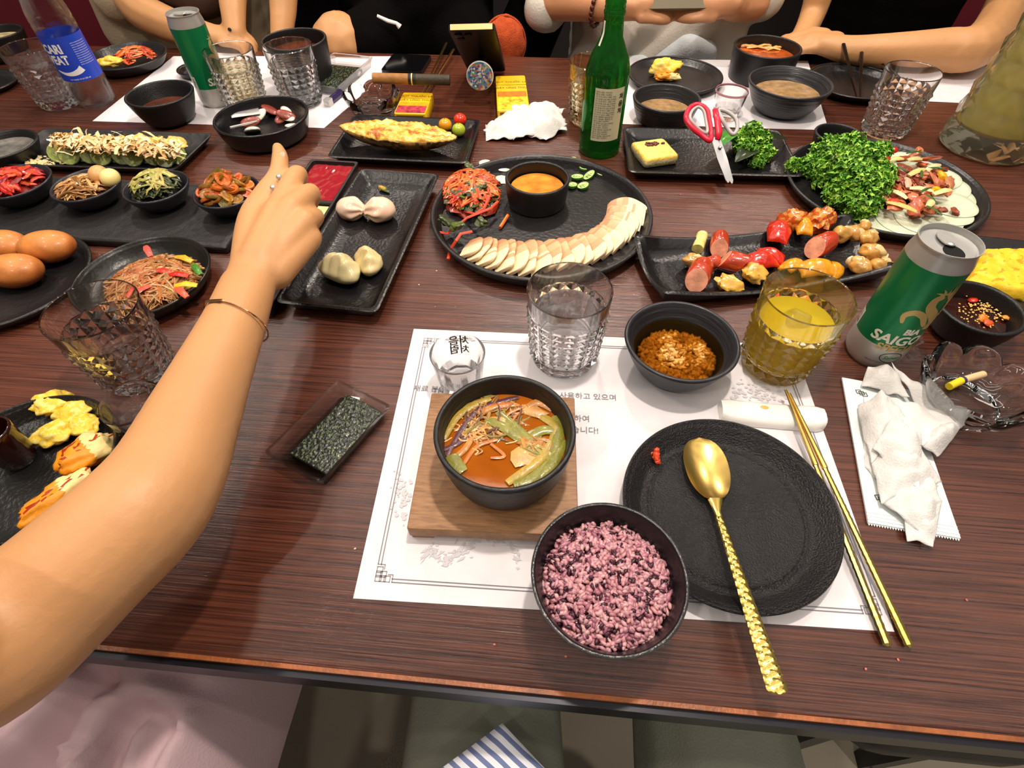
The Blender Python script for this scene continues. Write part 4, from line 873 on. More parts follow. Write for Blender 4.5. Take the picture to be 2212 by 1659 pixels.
for px, py, a in ((1940, 365, 2.5), (2000, 410, .5), (2012, 430, 1.7), (2025, 365, -.3), (1990, 375, 1.1), (2018, 455, -1.2), (1975, 330, .1)):
    c = Vector(Q(px, py, .031)); d = Vector((cos(a), sin(a), 0)); m.tube([c-d*.012, c+Vector((0, 0, .002)), c+d*.012], [.0016, .002, .0012], 6, lin('2e5a1c'), .5)
tag(m.build('chive_pieces', leafm), 'dark green chive pieces scattered over the stir-fried meat', 'chives', kind='stuff')
# ---- yellow omelette plate + dip dish at the right
tray('rectangular_tray', 'black tray under the yellow omelette at the right edge of the photo', [(2120, 512), (2350, 530), (2420, 700), (2010, 640)], .012, stone, .01, .88, .004, .005)
m = M(); cs = [(2128, 528), (2330, 535), (2400, 655), (2085, 610)]
pp = [Vector((*W(a, b, .02), 0)) for a, b in cs]
def f(u, v):
    q = (pp[0]*(1-u)+pp[1]*u)*(1-v)+(pp[3]*(1-u)+pp[2]*u)*v; e = min(1, min(u, 1-u, v, 1-v)*14); return (q.x+.003*noise.noise(q*80), q.y+.004*noise.noise(q*60+Vector((5, 5, 5))), Z(.008)+.012*e**.5+.0025*noise.noise(q*90)+.001*noise.noise(q*300))
m.grid(f, 60, 40, lambda u, v: (lin('d49a1e') if noise.noise(Vector((u*14, v*10, 3))) > .28 else lin('f0c62c')), .006)
tag(m.build('omelette', mat('egg_food', rough=.45, vc=True, bump=(160, .5), var=(50, .12), sss=.1), sharp=180), 'thick yellow omelette on the black tray behind the green beer can', 'omelette')
egg_m = MATS['egg_food']
x, y, R = circ(2022, 2222, 600, 728, .038)
db = vessel('dip_bowl', 'black bowl of dark soy sauce with orange kimchi cubes right of the green can', 'bowl', x, y, R, .038, .03, .55, .0055, .006, stone, z0=.0005, seg=80)
m = M(); m.lathe([(0, .0205), (R-.011, .0205), (R-.011, .0195), (0, .019)], 48); m.build('soy_sauce', mat('soy', '2a0d05', .05, coat=.5), db)
m = M()
for i in range(9): px = rnd.uniform(2070, 2180); py = rnd.uniform(645, 705); chunk(m, Q(px, py, .023), (.006, .005, .003), jit(lin(rnd.choice(['e8861c', 'd8501a', 'c42a14'])), .15), .3, 2)
for i in range(150): px = 2120+rnd.gauss(0, 26); py = 672+rnd.gauss(0, 14); p = Q(px, py, .0235); m.ell(p, (.0013, .0009, .0005), (0, 0, rnd.uniform(0, 3)), lin('e2b060'), 1)
tag(m.build('sauce_topping', food), 'orange kimchi cubes and sesame floating in the dark dip bowl', 'sauce topping', kind='stuff')
# ---- bread buns (left)
x, y, R = circ(-190, 202, 512, 706, .016)
vessel('oval_plate', 'black round plate of glossy orange-brown buns at the left edge', 'plate', x, y, R, .016, R-.012, .8, .005, .006, MATS['plate_black'], seg=96)
bun = mat('bun_crust', rough=.42, vc=True, var=(60, .2), bump=(90, .2), coat=.1)
def bunm(px, py, a, r, lb):
    th = thing('bread_bun', lb, 'bun', Q(px, py, .007), a); m = M(); V, F = ico(4)
    out = [Vector((p.x*r*1.38, p.y*r*(.92+.1*p.x), (p.z*.8+.78)*r)) for p in V]; out = [Vector((q.x, q.y, max(0, q.z))) for q in out]
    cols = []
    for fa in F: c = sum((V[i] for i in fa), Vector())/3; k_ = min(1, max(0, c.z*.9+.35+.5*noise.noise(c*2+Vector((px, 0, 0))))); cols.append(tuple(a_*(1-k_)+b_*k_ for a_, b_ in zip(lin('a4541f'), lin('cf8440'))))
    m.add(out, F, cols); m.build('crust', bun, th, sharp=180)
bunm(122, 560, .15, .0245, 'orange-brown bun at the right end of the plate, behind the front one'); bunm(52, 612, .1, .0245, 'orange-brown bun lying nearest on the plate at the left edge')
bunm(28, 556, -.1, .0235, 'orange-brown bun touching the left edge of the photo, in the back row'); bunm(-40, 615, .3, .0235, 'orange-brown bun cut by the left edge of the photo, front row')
# ---- japchae
x, y, R = circ(149, 453, 508, 690, .024)
vessel('noodle_plate', 'deep black plate of glass noodles left of the reaching arm', 'plate', x, y, R, .024, R-.018, .6, .0035, .006, mat('olive_black', '1d1c18', .3, bump=(200, .2), var=(9, .3)), seg=96)
m = M(); c = (x+.018, y-.008, 0); NC = [lin('b08250'), lin('c69a68'), lin('9a6a3c'), lin('c08c56'), lin('b26a3c')]
m.ell((c[0], c[1], Z(.012)), (.050, .044, .013), col=lin('8a4a20'), sub=3, nz=.25)
strand(m, c, .054, (Z(.014), Z(.034)), 260, .09, .0013, NC, 1, 5, .5, 1.08, .9)
tag(m.build('glass_noodles', food), 'tangle of orange-brown glass noodles on the deep black plate', 'noodles', kind='stuff')
for px, py, c_, a, nm, lb in ((320, 543, 'e0544a', 2.2, 'pepper_strip', 'pinkish red strip sticking up at the far side of the noodles'), (398, 560, 'dba51c', -.4, 'pepper_strip', 'curved yellow pepper strip at the far right of the noodles'), (385, 595, 'c8200f', -.1, 'pepper_strip', 'short red pepper strip at the right of the noodles'), (350, 588, 'd32c12', -.1, 'pepper_strip', 'thin red pepper strip near the middle of the noodles'), (402, 617, 'e0c01c', 0, 'pepper_strip', 'yellow pepper square at the right edge of the noodles'), (425, 582, '3f7a1c', -.9, 'spinach_strip', 'green leaf strip at the right rim beside the noodles'), (305, 630, 'd84a2c', 1, 'carrot_strip', 'orange-red carrot strip at the near side of the noodles'), (392, 632, 'd9573a', -.7, 'carrot_strip', 'pink-orange carrot strip at the near right of the noodles')):
    c0 = Vector(Q(px, py, .031)); d = Vector((cos(a), sin(a), 0)); m = M(); m.tube([c0-d*.013, c0+Vector((0, 0, .003)), c0+d*.013], [.003, .0044, .003], 7, lin(c_), .4); tag(m.build(nm, food), lb, 'vegetable strip')
# ---- lower-left plate with omelette pieces
x, y, R = circ(-190, 247, 841, 1200, .022)
vessel('side_plate', 'black plate of torn omelette pieces at the lower left under the arm', 'plate', x, y, R, .022, R-.014, .7, .0035, .0055, mat('dark_oily', '191817', .3, bump=(260, .4), var=(14, .4)), seg=96)
def egg(px, py, r, lb, red=0, h=.007, a=0, s=(1.2, .9, .55)):
    m = M(); V, F = ico(4); c = Vector(Q(px, py, h)); sd = px*.37; out = []; cols = []; R_ = Matrix.Rotation(a, 3, 'Z')
    for p in V:
        k = 1+.34*noise.noise(p*1.7+Vector((sd, 0, 0)))+.14*noise.noise(p*5+Vector((0, sd, 0))); q = R_@Vector((p.x*r*s[0]*k, p.y*r*s[1]*k, p.z*r*s[2]*k+r*s[2]*.7)); q.z = max(0, q.z); out.append(c+q)
    for fa in F:
        cc = sum((V[i] for i in fa), Vector())/3; n_ = noise.noise(cc*4+Vector((sd, 1, 1)))
        b = lin('f0c83a') if n_ > -.12 else lin('f4dc78')
        if red: b = lin('a8300e') if (n_ > .22 and cc.y > -.3) else (lin('e8941c') if cc.x < .15 else lin('efd68e'))
        cols.append(b)
    m.add(out, F, cols); tag(m.build('omelette_piece', egg_m, sharp=180), lb, 'omelette piece')
egg(120, 880, .0165, 'bright yellow omelette piece at the top of the heap on the lower left plate'); egg(168, 898, .0145, 'yellow omelette piece at the upper right of the heap', a=.6); egg(125, 942, .0150, 'rounded yellow omelette piece at the lower left of the heap', a=.4); egg(187, 925, .0135, 'crumbly yellow omelette piece in the middle right of the heap', a=-.5)
egg(200, 990, .0185, 'orange fried omelette wedge with red sauce against the plate rim', 1, a=.9, s=(1.35, .85, .7)); egg(143, 1080, .0185, 'long orange fried omelette wedge beside the elbow', 1, a=.85, s=(1.8, .75, .6))
x, y, R = circ(-75, 14, 885, 985, .05); vessel('cup', 'small dark red lacquered cup cut by the left edge of the photo', 'cup', x, y, R, .045, R*.72, .5, .0025, .004, mat('lacquer', '2a0f0c', .15, coat=.5), z0=.0065)
# ================================================================= cans, bottles, pitcher
greenm = mat('green_lacquer', '0a7a48', .3, metal=.3, bump=(300, .05)); silverp = mat('brushed_silver', 'c4c1ba', .4, metal=.45); creamp = mat('cream_print', 'ece6d4', .5); goldp = mat('gold_print', 'c2a76a', .4, metal=.3); darkp = mat('dark_print', '1a2420', .5); greenp = mat('green_print', '2a8a58', .5)
def ribbon(pts, ws):
    P = [Vector(p) for p in pts]; n = len(P); vs = []
    for i, p in enumerate(P):
        t = (P[min(i+1, n-1)]-P[max(i-1, 0)]).normalized(); q = Vector((-t.y, t.x)); w_ = ws[i] if isinstance(ws, list) else ws; vs += [tuple(p+q*w_), tuple(p-q*w_)]
    return vs, [[2*i, 2*i+1, 2*i+3, 2*i+2] for i in range(n-1)]
def spline2(pts, k=5):
    P = [Vector(p) for p in pts]; o = []
    for i in range(len(P)-1):
        p0 = P[max(i-1, 0)]; p1 = P[i]; p2 = P[i+1]; p3 = P[min(i+2, len(P)-1)]
        for j in range(k): t = j/k; o.append(.5*((2*p1)+(p2-p0)*t+(2*p0-5*p1+4*p2-p3)*t*t+(3*p1-p0-3*p2+p3)*t**3))
    o.append(P[-1]); return o
def can(label, x, y, face, R=.0287, h=.146):
    th = thing('beer_can', label, 'can', (x, y, T), 0)
    m = M(); m.lathe([(0, .003), (R*.72, .003), (R*.78, 0), (R*.84, 0), (R*.95, .006), (R, .012), (R, .034)], 64); m.build('can_base', silverp, th, sharp=50)
    m = M(); m.lathe([(R, .034), (R, h-.018)], 64); m.build('green_sleeve', greenm, th)
    m = M(); m.lathe([(R, h-.018), (R*.99, h-.015), (R*.90, h-.004), (R*.895, h-.002), (R*.93, h-.0012), (R*.93, h), (R*.90, h), (R*.885, h-.002), (R*.87, h-.006), (R*.83, h-.0065), (R*.80, h-.005), (0, h-.005)], 64); m.build('can_lid', silver, th, sharp=50)
    a = face+rad(40); cs, sn = cos(a), sin(a)
    m = M(); K = 24; m.loft([[(.0115*cs+.0105*cos(u)*cs-.0085*sin(u)*sn, .0115*sn+.0105*cos(u)*sn+.0085*sin(u)*cs, z) for u in [2*pi*k/K for k in range(K)]] for z in (h-.0049, h-.0045)]); tag(m.build('can_opening', mat('dark_hole', '060505', .9), th), 'dark drinking hole')
    m = M(); m.loft([[(-.006*cs+.012*cos(u)*cs-.0072*sin(u)*sn, -.006*sn+.012*cos(u)*sn+.0072*sin(u)*cs, z) for u in [2*pi*k/K for k in range(K)]] for z in (h-.0028, h-.0018)]); m.ell((.003*cs, .003*sn, h-.002), (.003, .003, .001)); m.build('pull_tab', silver, th, sharp=50)
    Rr = R+.0002
    def wrap(name, mm_mat, items, R_=Rr):
        m = M()
        for v, f, a_, z_ in items: cyl_wrap(m, v, f, R_, a_, z_, (.5, .5, .5))
        m.build(name, mm_mat, th, sharp=180)
    f0 = face+rad(42)
    s1 = text_pts('SAIGON', .0165, .12, .0005); s2 = text_pts('BIA', .0100, .1, .0005); s3 = text_pts('SPECIAL', .0118, .15, .0004)
    wrap('white_lettering', creamp, [(*s1, f0, .040), (*s2, f0+.05, .0545)]); wrap('gold_lettering', goldp, [(*s3, f0+.0, .0305)], Rr+.0002)
    s4 = text_pts('Saigon', .0062, .35, .0001); s5 = text_pts('PREMIUM QUALITY BEER  ABV 4.9%  330ml', .0024, 0, 0)
    wrap('small_green_lettering', greenp, [(*s4, f0, .019)]); wrap('small_dark_lettering', darkp, [(*s5, f0, .0125)])
    rng = [((.011+.0004*s)*cos(2*pi*k/32), (.0068+.0004*s)*sin(2*pi*k/32)) for k in range(32) for s in (1, -1)]
    m = M(); cyl_wrap(m, rng, [[2*k, 2*k+1, (2*k+3) % 64, (2*k+2) % 64] for k in range(32)], Rr, f0, .021, (.5, .5, .5)); m.build('oval_emblem', darkp, th, sharp=180)
    it = []
    sp = spline2([(-.012, .0), (-.0135, .007), (-.008, .0115), (-.001, .0085), (.003, .002), (.006, -.002)]); n_ = len(sp)
    it.append((*ribbon(sp, [.0004+.0022*sin(pi*min(1, (i+.5)/n_))**.6 for i in range(n_)]), f0, .060))
    sp = spline2([(.010, -.006), (.0115, .002), (.006, .010), (-.0005, .017), (-.001, .0245), (.0035, .028)]); n_ = len(sp)
    it.append((*ribbon(sp, [.0045*(1-.45*i/n_) for i in range(n_)]), f0, .060))
    for (px, py, an, l_) in ((.002, .028, 2.6, .007), (.002, .029, 1.9, .006), (.003, .026, 3.5, .0065), (.004, .029, 1.2, .005), (0, .022, 3.9, .005), (.007, .026, .9, .010), (.009, .024, .6, .012), (.010, .022, .35, .014), (.011, .020, .15, .015), (.011, .018, -.05, .015), (.012, .016, -.25, .014), (.012, .013, -.45, .012), (.006, .028, 1.2, .009), (.012, .010, -.6, .010)):
        sp = spline2([(px, py), (px+l_*.5*cos(an-.15), py+l_*.5*sin(an-.15)), (px+l_*cos(an+.15), py+l_*sin(an+.15))], 3); n_ = len(sp); it.append((*ribbon(sp, [.0017*(1-i/(n_-.9)) for i in range(n_)]), f0, .060))
    m = M()
    for k, (v, f, a_, z_) in enumerate(it): cyl_wrap(m, [(p[0]*1.25, p[1]*1.3) for p in v], f, Rr+k*.00002, a_+.05, z_+.008, (.5, .5, .5))
    m.build('dragon_emblem', goldp, th, sharp=180)
    bx = lambda x0, x1, y0, y1: ([(x0, y0), (x1, y0), (x1, y1), (x0, y1)], [[0, 1, 2, 3]])
    m = M(); cyl_wrap(m, *bx(-.005, .005, -.008, .012), Rr, face-rad(72), .042, (.5, .5, .5)); m.build('barcode_patch', creamp, th, sharp=180)
    m = M()
    for k in range(12): cyl_wrap(m, *bx(-.0035, .0035, -.007+k*.0014, -.007+k*.0014+rnd.uniform(.0003, .0009)), Rr+.0002, face-rad(72), .043, (.5, .5, .5))
    m.build('barcode_bars', darkp, th, sharp=180)
    return th
x, y, R = circ(1981, 2132, 478, 561, .146); can('large green and silver beer can standing beside the tumbler of yellow beer', x, y, atan2(-y, -x))
x, y, R = circ(356, 429, 13, 38, .146); can('green and silver beer can at the far side of the table near the upper left', x, y, atan2(-y, -x)+rad(10))
# water bottle
x, y = W(213, 221); bt = thing('water_bottle', 'clear plastic drink bottle with a blue label at the upper left', 'bottle', (x, y, T), 0); fa = atan2(-y, -x)
m = M(); R = .033
pr_ = [(0, .004), (R*.55, .001), (R*.85, 0), (R*.97, .004), (R, .012), (R, .045), (R-.0008, .047), (R-.0008, .118), (R, .120), (R, .132), (R-.001, .134), (R, .137), (R*.97, .150), (R*.85, .168), (R*.62, .186), (.0145, .198), (.0125, .206), (.0125, .214)]
m.lathe(pr_+[(r-.0008, z) for r, z in pr_[::-1] if r > .01]+[(0, .0055)], 64); m.build('bottle_body', glass_thin, bt, sharp=50)
m = M(); m.lathe([(0, .0065), (R*.8, .007), (R-.002, .014), (R-.0024, .10), (0, .10)], 48); m.build('water', water, bt)
m = M(); m.lathe([(R-.0004, .048), (R-.0004, .117)], 64); m.build('blue_label', mat('blue_label', '2347c4', .35), bt)
m = M(); 
for s, z, sz, dx in (('POCARI', .0935, .0185, -.020), ('SWEAT', .0765, .0185, -.0165)): v, f = text_pts(s, sz, 0, .0008); cyl_wrap(m, [(p[0]*.82+dx, p[1]) for p in v], f, R-.0001, fa-.50, z, (.5, .5, .5))
v, f = text_pts('ion supply drink 500 ml', .0035); cyl_wrap(m, v, f, R-.0001, fa-.2, .051, (.5, .5, .5))
for k in range(11): v, f = text_pts('drink to refresh body water ion', .0022); cyl_wrap(m, v, f, R-.0001, fa+.62, .105-k*.0033, (.5, .5, .5))
sp = spline2([(-.03, .004), (-.018, -.0005), (-.006, -.001), (.006, .002), (.013, .006)]); n_ = len(sp); cyl_wrap(m, *ribbon(sp, [.0008+.0045*(i/n_)**.8 for i in range(n_)]), R-.0001, fa-.25, .062, (.5, .5, .5))
m.build('white_lettering', mat('white_print', 'f4f4f4', .5), bt, sharp=180)
m = M(); m.lathe([(0, .232), (.013, .232), (.0145, .230), (.0145, .212), (.0125, .212)], 32, wob=lambda a, z: 1+.02*sin(a*24)); m.build('screw_cap', mat('blue_cap', '2b55c0', .4), bt)
# green bottle
x, y = W(1293, 324); gb_ = thing('green_bottle', 'open green glass liquor bottle with a beige text label', 'bottle', (x, y, T), 0); fa = atan2(-y, -x); R = .0325
pr_ = [(0, .003), (R*.7, .002), (R*.9, 0), (R, .004), (R, .012), (R*.985, .014), (R, .02), (R, .118), (R*.97, .126), (R*.86, .139), (R*.66, .153), (.0155, .165), (.0142, .18), (.0138, .19), (.0148, .192), (.0150, .196), (.0138, .198), (.0145, .200), (.0138, .203), (.0145, .206), (.0136, .209), (.0136, .213), (.0128, .215)]
m = M(); m.lathe(pr_+[(r-.0022, z) for r, z in pr_[::-1] if r > .012 and z > .01]+[(0, .01)], 64); m.build('bottle_body', greenglass, gb_, sharp=50)
bx = lambda x0, x1, y0, y1: ([(x0, y0), (x1, y0), (x1, y1), (x0, y1)], [[0, 1, 2, 3]])
m = M(); cyl_wrap(m, *bx(-.021, .026, 0, .077), R+.0002, fa+.18, .030, (.5, .5, .5)); m.build('paper_label', mat('beige_label', 'cdc8a8', .6), gb_, sharp=180)
m = M()
for k in range(22):
    v, f = text_pts(rnd.choice(['소주 알코올 16.9% 360ml 원재료명', '경고 지나친 음주는 뇌졸중 기억력', '제조원 서울특별시 품질보증기한', '반품 및 교환은 구입처에서']), .0026, 0, 0); mn = min(p[0] for p in v); cyl_wrap(m, [((p[0]-mn)*.85-.0195, p[1]) for p in v], f, R+.0004, fa+.18, .1015-k*.0032, (.5, .5, .5))
for k in range(3): v, f = text_pts('처음처럼'[k:k+1], .009, 0, .0003); cyl_wrap(m, [(p[0]+.021, p[1]) for p in v], f, R+.0004, fa+.18, .092-k*.0105, (.5, .5, .5))
m.build('label_text', inkb, gb_, sharp=180)
m = M(); cyl_wrap(m, *bx(-.0018, .0018, 0, .030), lambda z: .0153+.012*max(0, (.172-z)/.03)**1.2, fa-.9, .156, (.5, .5, .5)); m.build('neck_strip', mat('white_strip', 'eeeae0', .6), gb_, sharp=180)
# pitcher
x, y = W(2122, 318); ptc = tumbler('tall diamond-cut glass pitcher of pale beer at the right edge', x, y, R=.043, h=.26, rb=.066, liquid=beer2, lev=.235, rows=6, colsn=12, gm=mat('pitcher_glass', 'f6f1d2', .05, trans=.95, ior=1.4, mixt=.1), lname='beer'); ptc.name = 'pitcher'; ptc['category'] = 'pitcher'
# ================================================================= crystal ashtrays
def ashtray(label, x, y, R, h, rz=0, petals=8):
    th = thing('ashtray', label, 'ashtray', (x, y, T+.0005), rz); m = M(); w_ = lambda a, z: 1+.10*(abs(cos(a*petals/2))-.5)*min(1, z/(h*.5)+.15)
    pr = [(0, .001), (R*.62, .001), (R*.68, 0), (R*.74, .004), (R*.84, h*.45), (R*.97, h*.9), (R*.98, h), (R*.93, h*1.03), (R*.86, h*.96), (R*.74, h*.5), (R*.62, h*.26), (R*.5, h*.22), (0, h*.2)]
    S = petals*12; vs = []; fs = []
    for (r, z) in pr[:-1]:
        for k in range(S):
            a = 2*pi*k/S; lobe = abs(cos(a*petals/2))**.6; rr = r*(w_(a, z)); zz = z*(1 if z < h*.5 else (.80+.24*lobe)); vs.append((rr*cos(a), rr*sin(a), zz))
    n = len(pr)-1; fs = [[i*S+k, i*S+(k+1) % S, (i+1)*S+(k+1) % S, (i+1)*S+k] for i in range(1, n-1) for k in range(S)]
    fs.append([S+k for k in range(S)][::-1]); fs.append([(n-1)*S+k for k in range(S)]); vs_ = vs
    m.add(vs_, fs); m.build('glass_body', crystal, th, sharp=50); return th
x, y, R = circ(1982, 2250, 735, 930, .036); ashtray('clear crystal flower-shaped ashtray with a cigarette butt at the right edge', x+.006, y+.002, R*.96, .036, .2)
AX, AY = x, y
cg = thing('cigarette_butt', 'yellow-banded cigarette butt lying in the crystal ashtray at the right', 'cigarette', Q(2085, 820, .013)); O_ = Vector(cg.location)
m = M(); a = Vector(Q(2050, 835, .015))-O_; b = Vector(Q(2077, 822, .015))-O_; c = Vector(Q(2125, 808, .017))-O_; m.tube([a, b], .0038, 12); tag(m.build('filter_tip', mat('yellow_paper', 'e6cc1c', .6), cg), 'yellow filter'); m = M(); m.tube([b, b.lerp(c, .12)], .0039, 12); m.build('dark_band', mat('dark_band', '3a2a4a', .6), cg); m = M(); m.tube([b.lerp(c, .12), c], .0036, 12); m.build('paper_tube', mat('tan_paper', 'd9b98a', .7), cg)
x, y, R = circ(735, 866, 175, 226, .038); ashtray('crystal ashtray under the cigar at the far side of the table', x, y, R*.95, .038, .1)
cgr = thing('cigar', 'thick brown cigar with a dark band resting across the far crystal ashtray', 'cigar', Q(885, 180, .030)); O_ = Vector(cgr.location)
A0 = Vector(Q(806, 169, .0485))-O_; A1 = Vector(Q(972, 173, .044))-O_
for nm, t0_, t1_, c_ in (('brown_half', 0, .46, '9a6a34'), ('cigar_band', .46, .56, '15120f'), ('band_ring', .50, .515, 'e0c890'), ('dark_half', .56, 1, '3c3424')):
    m = M(); r = .0088+(.0003 if 'band' in nm else 0)+(.0002 if nm == 'band_ring' else 0); m.tube([A0.lerp(A1, t0_), A0.lerp(A1, (t0_+t1_)/2), A0.lerp(A1, t1_)], r, 20); m.build(nm, mat('cigar_'+nm, c_, .6, bump=(200, .4), var=(80, .2)), cgr)
m = M(); m.tube([A0-(A1-A0)*.004, A0+(A1-A0)*.001], .0078, 16); m.build('burnt_end', mat('ash_black', '120f0e', .9), cgr)
# ================================================================= wet wipe, packet, seaweed, tissue
pk, (a_, b_, c_, d_) = sheet('wipe_packet', [(1817, 818), (1962, 845), (2072, 1165), (1873, 1131)], .0012, mat('foil_paper', 'e9f0f0', .4), 'opened white wet-wipe packet with a crimped end under the crumpled wipe', 'packet', .0022)
m = M(); ex_ = (c_-d_); n_ = 34
for i in range(n_):
    p = d_+ex_*(i/n_); q = d_+ex_*((i+1)/n_); r = (p+q)/2+(d_-a_).normalized()*.0022; m.add([(p.x, p.y, .0022), (q.x, q.y, .0022), (r.x, r.y, .0018)], [[0, 1, 2]])
for k in range(3): p = d_+(a_-d_).normalized()*(.003+.0035*k); q = c_+(b_-c_).normalized()*(.003+.0035*k); m.tube([(p.x, p.y, .0037), (q.x, q.y, .0037)], .0004, 5)
m.build('crimped_end', MATS['foil_paper'], pk)
m = M()
for cx_, cy_ in ((1848, 855), (1889, 1084)):
    w0 = W(cx_, cy_); lx, ly = w0[0]-pk.location[0], w0[1]-pk.location[1]
    for i in range(3):
        s_ = .0045; ox, oy = lx+i*.0022, ly-i*.002
        for (u0, v0, u1, v1) in ((0, 0, s_, 0), (s_, 0, s_, s_), (s_, s_, 0, s_), (0, s_, 0, 0)): m.box((ox+(u0+u1)/2, oy+(v0+v1)/2, .0042), (abs(u1-u0)+.0005, abs(v1-v0)+.0005, .0002), (0, 0, 0))
m.build('printed_knots', inkb, pk)
def sheetpatch(m, c4, bulge=.006, nz=.002, sd=0, th=.0007, nu=18, nv=18, fs_=60):
    p = [Vector(Q(*c)) for c in c4]
    def f(u, v):
        q = (p[0]*(1-u)+p[1]*u)*(1-v)+(p[3]*(1-u)+p[2]*u)*v; n_ = noise.noise(Vector((q.x*fs_, q.y*fs_, sd))); n2 = noise.noise(Vector((q.x*fs_*.3, q.y*fs_*.3, sd+9)))
        return (q.x+nz*.6*n2, q.y+nz*.6*n_, max(Z(.0015), q.z+bulge*sin(pi*u)*sin(pi*v)+nz*n_+nz*1.2*abs(n2)))
    m.grid(f, nu, nv, (.5, .5, .5), th)
m = M()
for k, (c4, bl) in enumerate((([(1858, 835, .006), (1872, 795, .012), (1925, 788, .016), (1965, 860, .010)], .010), ([(1925, 788, .016), (1975, 828, .010), (2091, 902, .012), (2010, 915, .006)], .008), ([(1905, 850, .020), (2000, 880, .012), (2092, 905, .010), (1985, 965, .022)], .002),
        ([(1985, 960, .020), (2010, 915, .008), (2092, 908, .012), (2025, 987, .010)], .012), ([(1850, 880, .006), (1900, 845, .022), (1960, 900, .022), (1880, 1000, .010)], .008), ([(1885, 970, .014), (1925, 905, .026), (1985, 940, .020), (1985, 1060, .014)], .010),
        ([(1878, 985, .008), (1960, 930, .022), (2035, 1040, .010), (1905, 1085, .012)], .012), ([(1900, 1080, .010), (2010, 1030, .012), (2035, 1085, .008), (2012, 1178, .006)], .008), ([(1950, 1108, .008), (2035, 1080, .010), (2015, 1184, .006), (1960, 1170, .004)], .005),
        ([(1862, 860, .004), (1882, 940, .008), (1905, 1040, .008), (1868, 1010, .003)], .004))): sheetpatch(m, c4, bl, .0036, k, nu=26, nv=26, fs_=95)
tag(m.build('crumpled_wipe', tissuem, sharp=180), 'crumpled white wet wipe lying on its opened packet beside the crystal ashtray', 'wet wipe')
def seaweed(label, c4, h, s4=None):
    cx, cy, a, loc = quad_frame(c4, h); loc = regular(loc); th = thing('seaweed_pack', label, 'seaweed', (cx, cy, T), a); m = M(); o_ = smooth_outline(loc, .005); hx = max(p[0] for p in o_); hy = max(p[1] for p in o_)
    L_ = lambda k, z: [(p[0]*(1-k/hx), p[1]*(1-k/hy), z) for p in o_]
    m.loft([L_(.005, 0), L_(.0012, h*.8), L_(-.001, h), L_(-.001, h+.0006), L_(.0018, h+.0004), L_(.0024, h*.8), L_(.006, .0012)]); m.build('clear_tray', mat('clear_pet', 'ffffff', .06, trans=1., ior=1.45, mixt=.35), th, sharp=50)
    m = M(); sx = hx*.80; sy = hy*.66
    if s4: pass
    def f(u, v): n_ = noise.noise(Vector((u*24, v*20, 4)))+.5*noise.noise(Vector((u*60, v*45, 4))); return (hx*.04+(u-.5)*2*sx+.001*n_, -hy*.20+(v-.5)*2*sy+.001*n_, .0125+.0022*n_*min(1, 8*min(u, 1-u, v, 1-v))+.0015*sin(v*3))
    m.grid(f, 70, 50, lambda u, v: jit(lin('525e3e'), .45) if noise.noise(Vector((u*30, v*24, 9))) > .22 else jit(lin('141a12'), .3), .009)
    m.build('seaweed_sheets', mat('seaweed', rough=.22, vc=True, bump=(330, .8), coat=.3), th, sharp=180)
    m = M(); m.box((hx*.78, hy*.25, .008), (.012, .014, .004), (.1, 0, .4)); m.build('silica_packet', paper, th); return th
# long side runs lower-left to upper-right
seaweed('clear tray of roasted seaweed lying open left of the placemat', [(573, 975), (735, 820), (838, 880), (690, 1050)], .016)
seaweed('small clear tray of roasted seaweed beside the large black bowl at the far side', [(700, 112), (785, 122), (750, 192), (660, 183)], .018)
m = M()
for k, (c4, bl) in enumerate((([(1045, 285, .004), (1105, 225, .016), (1180, 235, .018), (1120, 300, .006)], .012), ([(1100, 240, .014), (1205, 232, .012), (1226, 280, .008), (1110, 302, .006)], .014), ([(1048, 270, .004), (1075, 262, .016), (1130, 298, .008), (1050, 302, .003)], .006), ([(1135, 235, .014), (1172, 218, .016), (1222, 238, .010), (1205, 255, .010)], .002), ([(1130, 290, .006), (1180, 250, .022), (1226, 270, .010), (1180, 304, .004)], .01))): sheetpatch(m, c4, bl*1.3, .0055, k+20, fs_=75, nu=26, nv=26)
tag(m.build('crumpled_tissue', tissuem, sharp=180), 'crumpled white tissue beside the two yellow cigarette packs', 'tissue')
# ice cubes by the can
for px, py, lb in ((1978, 735, 'clear melting ice piece on the table just right of the green can'), (1972, 762, 'second clear ice piece touching the crystal ashtray petals')):
    m = M(); m.box(Q(px, py, .008), (.013, .012, .012), (.4, .3, .5)); o = m.build('ice_piece', ice, sharp=30); bv = o.modifiers.new('b', 'BEVEL'); bv.width = .003; bv.segments = 3; tag(o, lb, 'ice')
